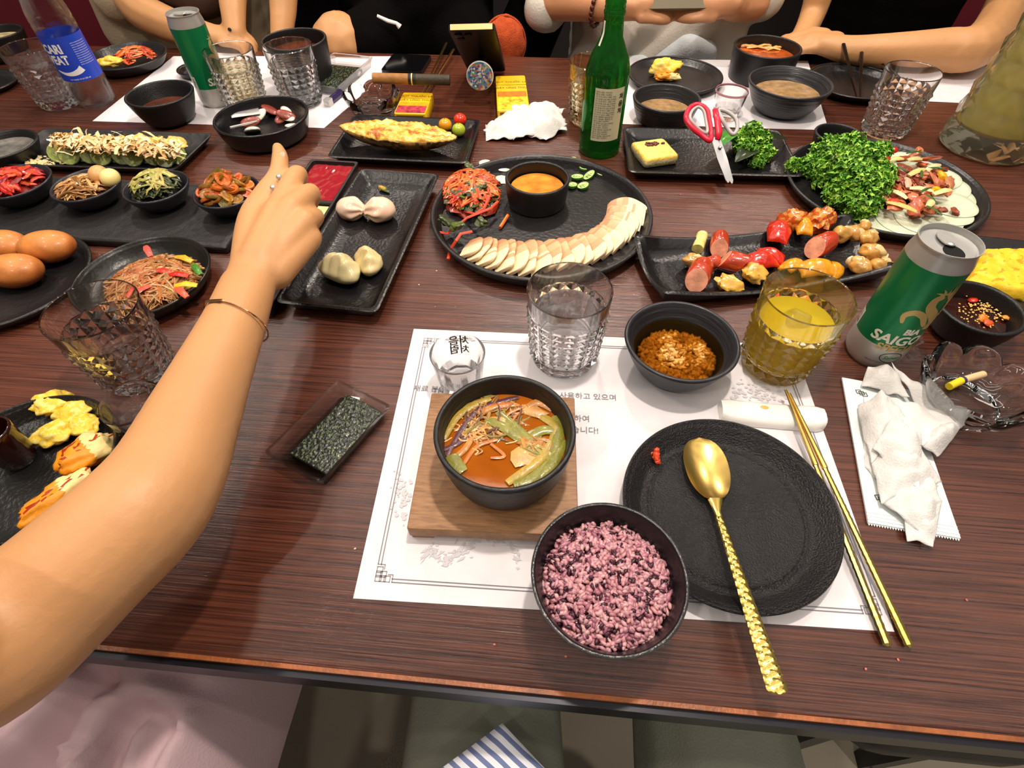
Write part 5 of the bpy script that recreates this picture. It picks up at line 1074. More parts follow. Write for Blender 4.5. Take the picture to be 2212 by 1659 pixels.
# ================================================================= cigarette packs, lighter, phones, chopsticks
def pack(label, c4, th_, low, low2):
    cx, cy, a, loc = quad_frame(c4, th_); loc = regular(loc); hx = max(p[0] for p in loc); hy = max(p[1] for p in loc); t = thing('cigarette_pack', label, 'cigarette pack', (cx, cy, Z(0)), a)
    m = M(); m.loft([[(p[0]*k, p[1]*k, z) for p in smooth_outline(loc, .004)] for k, z in ((.98, 0), (1, .001), (1, th_-.001), (.98, th_))]); m.build('box', mat('pack_yellow', 'f2c21a', .35), t, sharp=40)
    m = M(); m.box((0, -hy*.62, th_+.0003), (hx*1.85, hy*.62, .0005)); m.build('picture_panel', mat('pack_'+low, low, .4, var=(120, .6)), t)
    m = M(); m.box((0, -hy*.12, th_+.0003), (hx*1.85, hy*.28, .0005)); m.build('lower_band', mat('pack2_'+low2, low2, .4, var=(90, .3)), t)
    m = M(); flat_text(m, 'HÚT THUỐC LÁ', hx*.30, 0, hy*.55, th_+.0006); flat_text(m, 'GÂY UNG THƯ', hx*.30, 0, hy*.2, th_+.0006); m.build('warning_text', mat('brown_ink', '6a4a1a', .6), t)
    m = M(); m.box((0, hy*.42, th_+.0002), (hx*2.0, .0006, .0004)); m.box((0, -hy-.0001, th_*.5), (hx*1.7, .0004, th_*.7)); m.build('lid_seam', MATS['brown_ink'], t)
pack('yellow cigarette pack with a pinkish picture, left one, beside the crystal ashtray', [(866, 200), (930, 200), (925, 247), (856, 244)], .022, 'b03a4a', 'e8a01a')
pack('yellow cigarette pack with an orange band, right one, above the crumpled tissue', [(1071, 163), (1137, 163), (1141, 236), (1073, 240)], .022, 'f0c830', 'e87a2a')
lt = thing('lighter', 'small dark purple pocket lighter with a silver head on the placemat corner', 'lighter', Q(720, 222, .0), atan2(W(735, 206)[1]-W(705, 230)[1], W(735, 206)[0]-W(705, 230)[0]))
m = M(); m.loft([[(x_, .0065*cos(u), .0065+.0065*sin(u)) for u in [2*pi*k/16 for k in range(16)]] for x_ in (-.008, .03)]); m.build('fuel_body', mat('purple_plastic', '2a1f4a', .2), lt); m = M(); m.box((-.014, 0, .0065), (.012, .012, .013)); m.tube([(-.020, 0, .0065), (-.0212, 0, .0065)], .003, 10); m.build('metal_head', silver, lt)
# leaning phone, its grip disc
pt = Vector(ray(1018, 58)*.870); pt = Vector((pt.x, pt.y, Z(pt.z+EYE))); pb = Vector(Q(1052, 150, .004))
pc = thing('smartphone', 'black smartphone with a gold edge propped up by its round grip', 'phone', (pb.x, pb.y, T)); O_ = Vector(pc.location); up_ = (pt-pb); H_ = up_.length; up_.normalize(); si = Vector((1, -.02, 0)); si = (si-up_*si.dot(up_)).normalized(); nn = si.cross(up_)
if nn.y > 0: nn = -nn
def PH(u, v, w_): return (pb-O_)+si*u+up_*v+nn*w_
def slab(m, hw_, v0, v1, w0, w1, r=.008):
    ol = smooth_outline([(-hw_, v0), (hw_, v0), (hw_, v1), (-hw_, v1)], r); m.loft([[PH(u, v, w_) for u, v in ol] for w_ in (w0, w1)])
m = M(); slab(m, .0375, 0, H_, -.0045, .0035); m.build('metal_frame', mat('phone_side', '3a3428', .3, metal=.6), pc, sharp=40); m = M(); m.loft([[PH(u, v, w_) for u, w_ in ((-.034, -.0040), (.034, -.0040), (.034, .0042), (-.034, .0042))] for v in (H_-.0004, H_+.0012)]); tag(m.build('top_edge', mat('phone_gold', 'e6c98a', .35, metal=.3), pc), 'pale gold top edge')
m = M(); slab(m, .0365, .001, H_-.001, .0035, .0046); m.build('back_case', mat('phone_back', '15130f', .3, var=(40, .4)), pc, sharp=40)
m = M(); slab(m, .0360, .001, H_-.001, -.0052, -.0045); m.build('screen', mat('phone_screen', '08080a', .1), pc, sharp=40)
for u, v in ((-.024, H_-.018), (-.007, H_-.018), (-.022, H_-.036)):
    m = M(); m.tube([PH(u, v, .0046), PH(u, v, .0075)], .0068, 20); m.build('camera_lens', mat('lens_black', '0b0b0d', .1), pc, sharp=40)
dc = Vector(WY(1037, 163, 1.02)); dc = Vector((dc.x, dc.y, T+dc.z))-O_; base_ = PH(0, H_*.38, .005); ax = (dc-Vector(base_)).normalized()
m = M(); m.tube([base_, dc], [.008, .006], 16); m.build('grip_stem', mat('phone_screen', '08080a'), pc)
V1 = ax.orthogonal().normalized(); V2 = ax.cross(V1); m = M(); K = 40
m.loft([[dc+(V1*cos(u)+V2*sin(u))*r+ax*w_ for u in [2*pi*k/K for k in range(K)]] for r, w_ in ((.021, 0), (.0235, .001), (.0235, .003), (.0225, .0036))]); m.build('grip_disc', mat('white_plastic', 'd9d6cf', .3), pc, sharp=40)
m = M(); PC = ['4a7aa0', '2f4a8a', '8a9a5a', 'b5533a', 'a8a8a0', '3f8a8a', 'c0a0a0', '36607a', 'd8d4c8', '6a5a4a']
V_, F_ = [], []
for i in range(1, 9):
    for k in range(32): u = 2*pi*k/32; r = .0222*i/8; V_.append(dc+(V1*cos(u)+V2*sin(u))*r+ax*.0040)
V_.append(dc+ax*.0040); cols = []
for k in range(32): F_.append([len(V_)-1, k, (k+1) % 32]); cols.append(lin('a8a8a0'))
for i in range(7):
    for k in range(32): F_.append([i*32+k, (i+1)*32+k, (i+1)*32+(k+1) % 32, i*32+(k+1) % 32]); q = V_[i*32+k]-dc; cols.append(lin(PC[int(abs(noise.noise(q*110+Vector((3, 2, 1)))*22)) % 10]))
m.add(V_, F_, cols); m.build('marbled_inlay', mat('marbled', rough=.15, vc=True, coat=.6), pc)
c4 = [(844, 114), (927, 119), (915, 155), (827, 152)]; cx, cy, a, loc = quad_frame(c4, .009); loc = regular(loc); p2 = thing('smartphone', 'black smartphone lying flat behind the cigar', 'phone', (cx, cy, T), a)
m = M(); m.loft([[(p[0]*k, p[1]*k, z) for p in smooth_outline(loc, .008)] for k, z in ((1, 0), (1, .0085))]); m.build('case', mat('phone_case', '0f0f12', .35), p2, sharp=40); m = M(); m.loft([[(p[0]*.97, p[1]*.97, z) for p in smooth_outline(loc, .008)] for z in (.0085, .0090)]); m.build('screen', mat('phone_screen', '08080a'), p2, sharp=40)
chopstick((912, 203), (965, 92), .012, .016, label='gold chopstick at the far side, left of its pair, crossing under the cigar', r1=.0032); chopstick((921, 200), (980, 106), .012, .016, label='gold chopstick at the far side, right of its pair, beside the standing phone', r1=.0032)
drk = mat('backlit_metal', '2a1a12', .3, metal=.7)  # backlit gold cutlery: its shade is put into this dark colour
chopstick((1852, 214), (1822, 94), .012, .05, label='dark chopstick leaning on the far right plate, left of its pair', mt1=drk, mt2=drk, r1=.0040); chopstick((1858, 214), (1862, 101), .012, .045, label='dark chopstick leaning on the far right plate, right of its pair', mt1=drk, mt2=drk, r1=.0038)
spn = thing('spoon', 'dark handled spoon behind the far right tumbler, its end pointing up', 'spoon', Q(1910, 160, .014)); O_ = Vector(spn.location); m = M(); m.tube([Vector(Q(1915, 168, .014))-O_, Vector(Q(1905, 130, .028))-O_, Vector(Q(1892, 84, .05))-O_], [.0018, .0028, .0058], 10, flat=.6); m.build('handle', drk, spn); m = M(); m.ell(Vector(Q(1922, 190, .012))-O_, (.013, .02, .004)); m.build('spoon_bowl', silver, spn)
# ================================================================= far placemats
sheet('placemat', [(375, 122), (880, 122), (700, 277), (200, 262)], .0002, papermat, 'white paper placemat at the far left under the green can and tumblers', 'placemat')
sheet('placemat', [(1350, 128), (1745, 132), (1790, 282), (1336, 268)], .0002, papermat, 'white paper placemat under the black bowls at the far right', 'placemat')
sheet('placemat', [(1940, 140), (2290, 146), (2330, 235), (1915, 215)], .0002, papermat, 'white paper placemat behind the far right tumbler and pitcher', 'placemat')
# ================================================================= far bowls and plates
murky = MATS['murky_broth']; redb = mat('red_broth', 'b5521a', .1, trans=.2, var=(60, .4), bump=(60, .5)); brownb = mat('brown_broth', '5a2a18', .08, var=(40, .4)); palebr = mat('pale_brown_broth', '9a7a52', .08, var=(90, .3))
def bowl2(lb, box, h, rb_f, fill, fm, p=.6, m=stone, t=.0045, z0=.0012, lip=0, fname='broth'):
    x, y, R = circ(*box, h+z0); v = vessel('bowl', lb, 'bowl', x, y, R, h, R*rb_f, p, t, .006, m, z0=z0, lip=lip)
    if fill:
        k = (fill-.006)/(h-.006); rr = R*rb_f-t*.4+(R-R*rb_f-t*.6)*k**(p*1.1)-.0006; mm = M(); mm.lathe([(0, fill), (rr*.5, fill), (rr, fill), (rr-.001, fill-.0015), (0, fill-.002)], 48); mm.build(fname, fm, v)
    return x, y, R
bowl2('round black bowl of leftover broth in front of the far green can', (266, 418, 171, 230), .048, .6, .024, brownb)
bowl2('large tall black bowl behind the far tumblers', (564, 703, 54, 112), .075, .9, .05, brownb, p=.7)
bowl2('black stew pot of orange-red soup at the far right', (1586, 1734, 72, 127), .056, .92, .038, redb, p=.8, m=stone)
bowl2('black bowl of sweet grain drink left of the far right plate', (1617, 1803, 140, 213), .05, .55, .030, palebr, m=MATS['grey_black_glaze'])
bowl2('black bowl of pale grain drink behind the scissors tray', (1368, 1515, 177, 243), .04, .72, .018, palebr, m=MATS['grey_black_glaze'])
bowl2('small empty black bowl hidden behind the parsley heap', (1760, 1868, 264, 312), .035, .7, 0, None)
x, y, R = circ(1545, 1745, 118, 185, .006); 
m = M()
for k in range(7): a = rnd.uniform(-.3, .5); c = Vector(Q(1630+k*13-20, 101+rnd.uniform(-5, 6), .040)); m.tube([c-Vector((.02*cos(a), .02*sin(a), 0)), c+Vector((0, 0, .003)), c+Vector((.02*cos(a), .02*sin(a), 0))], .003, 7, jit(lin('e8a860'), .2), .6)
tag(m.build('soup_noodles', food), 'pale pieces floating in the orange-red soup of the far stew pot', 'noodles', kind='stuff')
# shallow dish with shells
x, y, R = bowl2('shallow black dish of discarded shells in front of the far tumblers', (458, 666, 205, 295), .036, .8, 0, None, p=.5, m=stone_gloss)
for i in range(13):
    px = 520+rnd.random()*125; py = 232+rnd.random()*45
    if i == 0: px, py = 545, 282
    m = M(); c = Q(px, py, .010+.003*(i % 4)); r = .012 if i else .017; V, F = ico(3); R_ = Euler((rnd.uniform(-.6, .6), rnd.uniform(-.5, .5), rnd.uniform(0, 3))).to_matrix(); dark = i % 2 == 1
    out = [Vector(c)+R_@Vector((p.x*r*1.4, p.y*r*.75, (abs(p.z)*.35 if p.z > 0 else p.z*.2)*r)) for p in V]; m.add(out, F, [jit(lin('8a3a2a') if dark else lin('efe6d2'), .12) for _ in F])
    tag(m.build('shell_piece', food, sharp=180), ('reddish leftover piece' if dark else 'whitish shell piece')+' among the scraps in the shallow black dish', 'shell', 'scraps in the shallow black dish')
ms = thing('spoon', 'thin silver spoon handle resting on the shells in the shallow dish', 'spoon', Q(525, 250, .018)); O_ = Vector(ms.location); m = M(); m.tube([Vector(Q(497, 276, .024))-O_, Vector(Q(555, 262, .02))-O_], [.0022, .0014], 8); m.build('handle', silver, ms); m = M(); m.tube([Vector(Q(500, 250, .022))-O_, Vector(Q(560, 240, .022))-O_], [.009, .011], 14, flat=.3); m.build('spoon_bowl', silver, ms)
# far plates
x, y, R = circ(1357, 1562, 118, 205, .016); vessel('side_plate', 'black plate with a crumbly yellow omelette piece at the far right', 'plate', x, y, R, .016, R-.016, .8, .004, .005, MATS['plate_black'], z0=.0012)
egg(1435, 160, .0200, 'crumbly yellow omelette piece on the far black plate', h=.008, s=(1.5, .8, .8)); egg(1440, 172, .0150, 'browned omelette slice in front of the crumbly piece on the far plate', 1, h=.008, s=(1.6, .7, .5))
x, y, R = circ(1748, 1948, 126, 222, .016); vessel('side_plate', 'empty dark plate under the dark chopsticks at the far right', 'plate', x, y, R, .016, R-.016, .8, .004, .005, MATS['plate_black'], z0=.0012)
x, y, R = circ(185, 357, 78, 162, .022); vessel('side_plate', 'black plate of kimchi and egg at the far left behind the bottle', 'plate', x, y, R, .022, R-.016, .7, .004, .005, MATS['plate_black'], z0=.0012)
m = M(); c = W(290, 122, .02); strand(m, (c[0], c[1], 0), .034, (Z(.014), Z(.036)), 60, .04, .0034, [lin('d8501c'), lin('e87838'), lin('c23c14'), lin('e89a50')], .45, 6, .5, 1.3, .6); tag(m.build('kimchi', food), 'pile of orange kimchi on the far left black plate', 'kimchi', kind='stuff')
egg(243, 140, .017, 'yellow omelette piece on the far left plate beside the kimchi', h=.02, s=(1.4, .9, .5))
x, y, R = circ(372, 470, 122, 172, .014); vessel('small_dish', 'small black glossy dish between the far green can and the placemat', 'plate', x, y, R*.8, .014, R*.6, .7, .003, .004, stone_gloss, z0=.0012)
bowl2('olive-black bowl with pale noodles in the far upper left corner', (-70, 48, 44, 92), .05, .7, .036, mat('pale_noodle', 'b8a878', .4, var=(60, .5), bump=(90, .8)))
x, y, R = circ(-130, 42, 152, 202, .012); vessel('side_plate', 'dark plate cut by the left edge beside the left tumbler', 'plate', x, y, R, .012, R-.012, .8, .004, .005, MATS['plate_black'])
bowl2('shallow black bowl with clear jelly at the left edge above the red side dish', (-80, 80, 272, 350), .028, .7, .018, mat('clear_jelly', '8f8c84', .05, trans=.4, var=(60, .4), bump=(60, .6)))
# ================================================================= left: slate tray with four side-dish bowls, leaf plate
SL, _ = tray('slate_tray', 'long dark slate serving tray under the row of four small side-dish bowls', [(-120, 375), (560, 398), (512, 545), (-140, 492)], .011, slate, .004, .985, .003, .0105)
def banchan(lb, box, h, z0=.0115):
    x, y, R = circ(*box, h+z0); vessel('side_dish_bowl', lb, 'bowl', x, y, R, h, R*.55, .6, .0035, .005, mat('grey_glaze_bowl', '24232a', .35, bump=(200, .3), var=(30, .3)), z0=z0, seg=64); return x, y, R
x, y, R = banchan('small black bowl of red spicy radish at the left end of the row', (-55, 110, 350, 432), .028)
m = M(); m.ell((x, y, Z(.030)), (R*.72, R*.72, .009), col=lin('8a1a10'), sub=3, nz=.2)
strand(m, (x, y, 0), R*.82, (Z(.033), Z(.053)), 60, .03, .0036, [lin('c92818'), lin('e04a28'), lin('b01c14'), lin('e0562c'), lin('8a1420')], .7, 6, .4, 1, .5); tag(m.build('spicy_radish', food), 'chunky bright red spicy radish strips heaped in the leftmost small bowl', 'side dish', kind='stuff')
x, y, R = banchan('small black bowl of brown bean sprouts and quail eggs, second in the row', (104, 262, 362, 434), .028)
m = M(); m.ell((x, y, Z(.028)), (R*.72, R*.72, .008), col=lin('6a4420'), sub=3, nz=.2)
strand(m, (x-.006, y-.004, 0), R*.78, (Z(.032), Z(.046)), 90, .04, .0018, [lin('a8783c'), lin('c9985a'), lin('8a5c2c'), lin('d0a468')], .7, 5, .4, 1, .35); tag(m.build('brown_mushroom_strips', food), 'brown braised strips heaped in the second small bowl from the left', 'side dish', kind='stuff')
for px, py, c_, lb in ((238, 384, 'f0dc90', 'pale yellow quail egg at the right of the second small bowl'), (213, 377, 'd9a468', 'brown-stained quail egg behind the pale one')): m = M(); m.ell(Q(px, py, .044), (.0125, .0145, .012), (0, 0, .2), lin(c_), 3); tag(m.build('quail_egg', food_soft), lb, 'egg')
x, y, R = banchan('small black bowl of seasoned greens, third in the row', (261, 408, 366, 438), .028)
m = M(); m.ell((x, y, Z(.030)), (R*.7, R*.7, .010), col=lin('232a12'), sub=3, nz=.3)
strand(m, (x, y, 0), R*.80, (Z(.034), Z(.056)), 130, .045, .0016, [lin('3a4420'), lin('2c3418'), lin('4d5528'), lin('6a6a30')], .5, 5, .4, 1, .9); strand(m, (x, y, 0), R*.74, (Z(.038), Z(.058)), 24, .05, .0024, [lin('c0b468'), lin('a8a050')], .6, 6, .8, 1, .9); tag(m.build('seasoned_greens', food), 'dark green seasoned vegetable strands heaped in the third small bowl', 'side dish', kind='stuff')
x, y, R = banchan('small black bowl of orange cucumber kimchi beside the reaching hand', (415, 560, 374, 450), .028)
for i in range(46):
    a = rnd.uniform(0, 6.28); d = sqrt(rnd.random())*R*.78; m = M(); c = Vector((x+d*cos(a)-.002, y+d*sin(a), Z(.036+.026*(1-(d/(R*.75))**2)*rnd.uniform(.55, 1)))); rz = rnd.uniform(0, 6.28); K = 14; R_ = Euler((rnd.uniform(-.7, .7), rnd.uniform(-.7, .7), rz)).to_matrix(); r1, r2 = rnd.uniform(.009, .0125), rnd.uniform(.006, .009)
    rg = lambda k_, z_: [c+R_@Vector((r1*k_*cos(u), r2*k_*sin(u), z_)) for u in [2*pi*j/K for j in range(K)]]
    m.loft([rg(.9, -.002), rg(1, 0), rg(.95, .002), rg(.55, .002), rg(.45, .0005)], [jit(lin(rnd.choice(['a85a1a', 'c96a24', '8a5a1c', '9a6a20', 'd0581c', '7a6418'])), .2)]*(4*K+2)); tag(m.build('cucumber_kimchi_piece', food, sharp=60), 'glossy orange-brown cucumber kimchi piece heaped in the rightmost small bowl', 'kimchi piece', 'cucumber kimchi pieces in the rightmost small bowl')
lp, _ = tray('leaf_plate', 'black boat-shaped plate of egg-coated zucchini with shaved flakes', [(95, 276), (460, 287), (378, 366), (-30, 354)], .016, slate, .01, .8, .004, .005, reg=False)
for i in range(12):
    t = i/11; px = 128+t*252; py = 330+t*6+4*sin(i*2.1); m = M(); c = Q(px, py, .017); R_ = Euler((.9, 0, .25)); V = [];
    m.tube([Vector(c)+R_.to_matrix()@Vector((0, 0, -.004)), Vector(c)+R_.to_matrix()@Vector((0, 0, .004))], .0155, 18, lin('9aa650')); m.tube([Vector(c)+R_.to_matrix()@Vector((0, 0, -.0034)), Vector(c)+R_.to_matrix()@Vector((0, 0, .0034))], .0165, 18, lin('28401a')); chunk(m, (c[0], c[1]+.014, c[2]+.010), (.015, .016, .007), lin('e8c868'), .5, 3)
    tag(m.build('zucchini_piece', food, sharp=50), ORD[i]+' egg-topped zucchini slice from the left in the row on the boat-shaped plate', 'zucchini slice', 'zucchini slices in a row on the boat-shaped plate')
m = M(); FL = [lin('e8c48a'), lin('f0d8a8'), lin('d9a868'), lin('f4e2b8')]
for i in range(480):
    px = 115+rnd.random()*275; py = 303+rnd.gauss(0, 9)+(px-115)*.07; c = Vector(Q(px, py, .030+rnd.random()*.010)); a = rnd.uniform(0, 6.28); l = rnd.uniform(.004, .010); w_ = rnd.uniform(.001, .0035); t_ = rnd.uniform(-.7, .9); d = Vector((cos(a), sin(a), t_)); n = Vector((-sin(a), cos(a), rnd.uniform(-.5, .5))); q = Vector((0, 0, l*.3)); m.add([c-d*l-n*w_, c-d*l+n*w_, c+n*w_+q, c-n*w_+q, c+d*l+n*w_*.6, c+d*l-n*w_*.6], [[0, 1, 2, 3], [3, 2, 4, 5]], jit(rnd.choice(FL), .1))
for i in range(120):
    px = 55+abs(rnd.gauss(0, 40)); py = 352+rnd.gauss(0, 6)-(px-55)*.06; c = Vector(Q(px, py, .009)); chunk(m, c, (.004, .002, .001), jit(lin('e8d8a0'), .15), .5, 1)
tag(m.build('shaved_flakes', leafm, sharp=180), 'thin pale shaved flakes covering the zucchini on the boat-shaped plate', 'shaved flakes', kind='stuff')
# ================================================================= people
def H3(px, py, h, r, fl=1): x, y = W(px, py, h); return (x, y, T+h, r, fl)
def Y3(px, py, y, r, fl=1): x, y, h = WY(px, py, y); return (x, y, T+h, r, fl)
# ---- the person reaching over the table from the left
pa = thing('person', 'person at the left reaching a bare arm across the table, pinkish garment on the lap', 'person', (0, 0, 0))
arm = [H3(-430, 1500, .17, .055), H3(-200, 1455, .12, .049), H3(-30, 1395, .10, .0455), H3(90, 1305, .095, .043), H3(200, 1205, .10, .0412), H3(300, 1112, .103, .0405), H3(362, 1028, .10, .0382), H3(412, 916, .097, .0348), H3(470, 782, .097, .0298), H3(506, 700, .097, .0272), H3(534, 622, .097, .0262, .85)]
palm = [[H3(540, 605, .098, .024, .8), H3(590, 520, .104, .034, .6), H3(612, 470, .110, .030, .6)],
        [H3(555, 560, .105, .018), H3(598, 460, .117, .0145)], [H3(568, 560, .105, .018), H3(628, 452, .119, .0142)], [H3(585, 565, .1, .018), H3(656, 480, .112, .0138)], [H3(595, 590, .094, .017), H3(668, 515, .099, .0130)]]
fing = [[H3(598, 460, .117, .0140), H3(641, 378, .113, .0112), H3(648, 402, .088, .0088), H3(638, 432, .066, .0074)],
        [H3(628, 452, .119, .0138), H3(671, 417, .110, .0110), H3(668, 448, .084, .0086), H3(652, 478, .062, .0074)],
        [H3(656, 480, .112, .0130), H3(682, 468, .094, .0098), H3(672, 490, .070, .0080), H3(656, 510, .052, .0068)],
        [H3(668, 515, .099, .0122), H3(678, 512, .080, .0088), H3(668, 528, .060, .0070), H3(655, 542, .046, .0060)],
        [H3(540, 565, .100, .0185), H3(552, 480, .104, .0185), H3(577, 424, .108, .0150), H3(600, 380, .111, .0112), H3(605, 342, .113, .0098), H3(600, 319, .113, .0066)]]
torso_ = [[(-.62, -.22, T+.30, .075), H3(-430, 1500, .17, .055)], [(-.66, -.34, T-.2, .13), (-.70, -.30, T+.05, .12), (-.76, -.28, T+.28, .12)]]
bodyo = body('body', [arm]+palm+fing+torso_, skinm, pa, vox=.0026, sm=7, sub=3)
gbr = mat('rose_gold', 'e0a878', .2, metal=1.)
wc = Vector(H3(512, 696, .097, 0)[:3]); ax = (Vector(H3(534, 622, .097, 0)[:3])-Vector(H3(470, 782, .097, 0)[:3])).normalized(); ax = (ax+Vector((.30, 0, .12))).normalized(); v1 = ax.orthogonal().normalized(); v2 = ax.cross(v1)
m = M(); ring_ = [wc+(v1*cos(u)+v2*sin(u))*.0290*(1+.02*sin(3*u)) for u in [2*pi*k/60 for k in range(61)]]; m.tube(ring_, .00075, 6, cap=False); m.build('bracelet', gbr, pa)
up2 = max(ring_, key=lambda p: p.z-.35*p.x); k0 = ring_.index(up2); m = M(); m.tube([ring_[(k0-3) % 60]+Vector((0, 0, .0006)), ring_[(k0+3) % 60]+Vector((0, 0, .0006))], .0019, 8, flat=.5); m.build('bracelet_bar', gbr, pa)
m = M()
for px, py in ((603, 383), (590, 406)): m.ell(Q(px, py, .1235), (.0034, .0034, .0034), sub=3)
m.tube([Q(603, 383, .123), Q(612, 388, .118), Q(618, 400, .105)], .0012, 8); m.tube([Q(590, 406, .123), Q(600, 416, .121), Q(612, 425, .112)], .0012, 8); m.build('ring', silver, pa)
m = M(); c = Vector(Q(607, 338, .1195)); m.ell(c, (.0052, .0085, .0022), (.35, 0, -.1)); m.build('thumbnail', mat('nail', 'd49a7e', .35, coat=.2), pa)
pinkc = mat('pink_cloth', 'cdb0b6', .7, sss=.0, bump=(420, .25), var=(5, .05))
def lap_garment():
    folds = [([(300, 1520), (250, 1560), (215, 1620), (210, 1680)], .018, .016), ([(330, 1490), (400, 1530), (440, 1570), (520, 1570)], .020, .018), ([(240, 1395), (300, 1440), (390, 1440), (480, 1400)], .016, .022), ([(175, 1500), (120, 1560), (60, 1640)], .02, .03), ([(520, 1500), (535, 1560), (500, 1640)], .014, .013), ([(420, 1575), (380, 1640), (360, 1690)], .016, .015), ([(245, 1560), (255, 1620), (235, 1680)], .012, .010), ([(60, 1480), (20, 1560), (-60, 1640)], .02, .03), ([(455, 1470), (520, 1470), (560, 1500)], .012, .012), ([(330, 1600), (300, 1680)], .012, .014)]
    segs = []
    for pts, A_, w_ in folds:
        P = spline2([W(px, py, -.13) for px, py in pts], 4)
        for i in range(len(P)-1): segs.append((P[i], P[i+1], A_*2.3, w_, id(pts)))
    m = M()
    def f(u, v):
        x_ = -1.0+.765*u; y_ = -.40+.74*v; x_ += .008*sin(v*9)*u; h = -.145+.03*cos((x_+.34)*12)*(1 if x_ > -.5 else .6)
        best = {}; 
        for a, b, A_, w_, k in segs:
            ab = b-a; p = Vector((x_, y_))-a; t = max(0, min(1, p.dot(ab)/ab.length_squared)); dv = p-ab*t; d = dv.length; side = ab.x*dv.y-ab.y*dv.x; ww = w_ if side > 0 else w_*.38
            g = A_*math.exp(-(d/ww)**2)*1.0
            if g > best.get(k, 0): best[k] = g
        h += sum(best.values())*min(1, max(0, (.97-u)/.12))+.004*noise.noise(Vector((x_*14, y_*14, 0)))
        e = max(0, (u-.93)/.07); h -= .10*e*e; h = min(h, -.062 if y_ < .06 else -.085); return (x_-.004*e, y_, T+h)
    m.grid(f, 150, 150, (.5, .5, .5), .002); m.build('garment', pinkc, pa, sharp=180)
lap_garment()
body('legs_under_garment', [[(-.36, -.30, T-.27, .085), (-.345, .20, T-.28, .075), (-.34, .34, T-.50, .06), (-.34, .36, .06, .045)], [(-.66, -.30, T-.27, .085), (-.64, .20, T-.28, .075), (-.63, .34, T-.50, .06), (-.63, .36, .06, .045)]], pinkc, pa, vox=.008)
# ---- the person taking the photo: lap only
pb_ = thing('person', 'person at the near table edge in grey-olive trousers and a blue-striped shirt, lap only', 'person', (0, 0, 0))
oliv = mat('olive_trousers', '74776a', .85, bump=(500, .4), var=(8, .12))
body('trousers', [[(-.04, -.42, T-.24, .10), (-.035, -.05, T-.215, .088), (-.03, .22, T-.225, .078), (-.03, .33, T-.25, .07), (-.03, .36, T-.5, .062), (-.03, .36, T-.66, .055)], [(.17, -.42, T-.24, .10), (.192, -.05, T-.225, .088), (.215, .22, T-.235, .078), (.24, .33, T-.26, .07), (.24, .36, T-.5, .062), (.24, .36, T-.66, .055)], [(-.02, -.44, T-.22, .12), (.18, -.44, T-.22, .12)]], oliv, pb_, vox=.006, sm=8)
for x_ in (-.03, .24): m = M(); m.ell((x_, .40, .035), (.05, .13, .045), sub=3, nz=.05); m.build('shoe', mat('black_shoe', '101012', .5), pb_)
stm = bpy.data.materials.new('striped_shirt'); stm.use_nodes = True; N = stm.node_tree.nodes; L = stm.node_tree.links; tcn = N.new('ShaderNodeTexCoord'); wv = N.new('ShaderNodeTexWave'); wv.inputs['Scale'].default_value = 38; wv.inputs['Distortion'].default_value = .6; mpn = N.new('ShaderNodeMapping'); mpn.inputs['Rotation'].default_value = (0, 0, rad(-52))
L.new(tcn.outputs['Object'], mpn.inputs[0]); L.new(mpn.outputs[0], wv.inputs[0]); cr_ = N.new('ShaderNodeValToRGB'); cr_.color_ramp.interpolation = 'CONSTANT'; cr_.color_ramp.elements[0].color = (*lin('e9ecf3'), 1); cr_.color_ramp.elements[1].color = (*lin('6f7da8'), 1); cr_.color_ramp.elements[1].position = .56
L.new(wv.outputs['Fac'], cr_.inputs[0]); L.new(cr_.outputs[0], N['Principled BSDF'].inputs['Base Color']); N['Principled BSDF'].inputs['Roughness'].default_value = .8
m = M(); pts = [H3(950, 1662, -.112, 0)[:3], H3(1085, 1562, -.100, 0)[:3], H3(1182, 1665, -.108, 0)[:3]]; bk = [(-.16, -.30, T-.02), (-.03, -.34, T+.0), (.12, -.30, T-.02)]
def shf(u, v):
    k = u*2; i = min(1, int(k)); f = k-i; a = Vector(pts[i]).lerp(Vector(pts[i+1]), f); b = Vector(bk[i]).lerp(Vector(bk[i+1]), f); q = a.lerp(b, v); return (q.x, q.y, q.z+.006*sin(u*9+v*3)*sin(pi*min(1, v*3)*.5))
m.grid(shf, 40, 40, (.5, .5, .5), .0015); m.build('shirt', stm, pb_, sharp=180)
# chairs
blk = mat('black_vinyl', '17171c', .45, bump=(200, .2))
def chair(x, y, lb, rz=0, w_=.44):
    th = thing('chair', lb, 'chair', (x, y, 0), rz); m = M(); ol = smooth_outline(box_outline(w_/2, .21), .04)
    m.loft([[(p[0]*k, p[1]*k, z) for p in ol] for k, z in ((.96, .355), (1, .365), (1, .395), (.95, .41))]); m.build('seat', blk, th)
    for sx in (-1, 1):
        for sy in (-1, 1): m = M(); m.box((sx*w_*.42, sy*.17, .18), (.03, .03, .36)); m.build('leg', blackmetal, th)
    m = M(); m.box((0, -.21, .68), (w_, .03, .30)); m.build('backrest', blk, th)
chair(.09, -.24, 'black chair under the photographer in olive trousers'); x0_, y0_ = W(2060, 1648, -.34); stl = thing('stool', 'empty black stool pushed under the table edge at the lower right', 'stool', (x0_+.03, y0_+.155, 0), TA)
m = M(); ol = smooth_outline(box_outline(.12, .15), .05); m.loft([[(p[0]*k, p[1]*k, z) for p in ol] for k, z in ((.96, .355), (1, .365), (1, .395), (.95, .41))]); m.build('seat', blk, stl)
for sx in (-1, 1):
    for sy in (-1, 1): m = M(); m.box((sx*.09, sy*.11, .18), (.025, .025, .36)); m.build('leg', blackmetal, stl)
chair(-.52, -.26, 'black chair under the person with the pinkish garment', w_=.5)
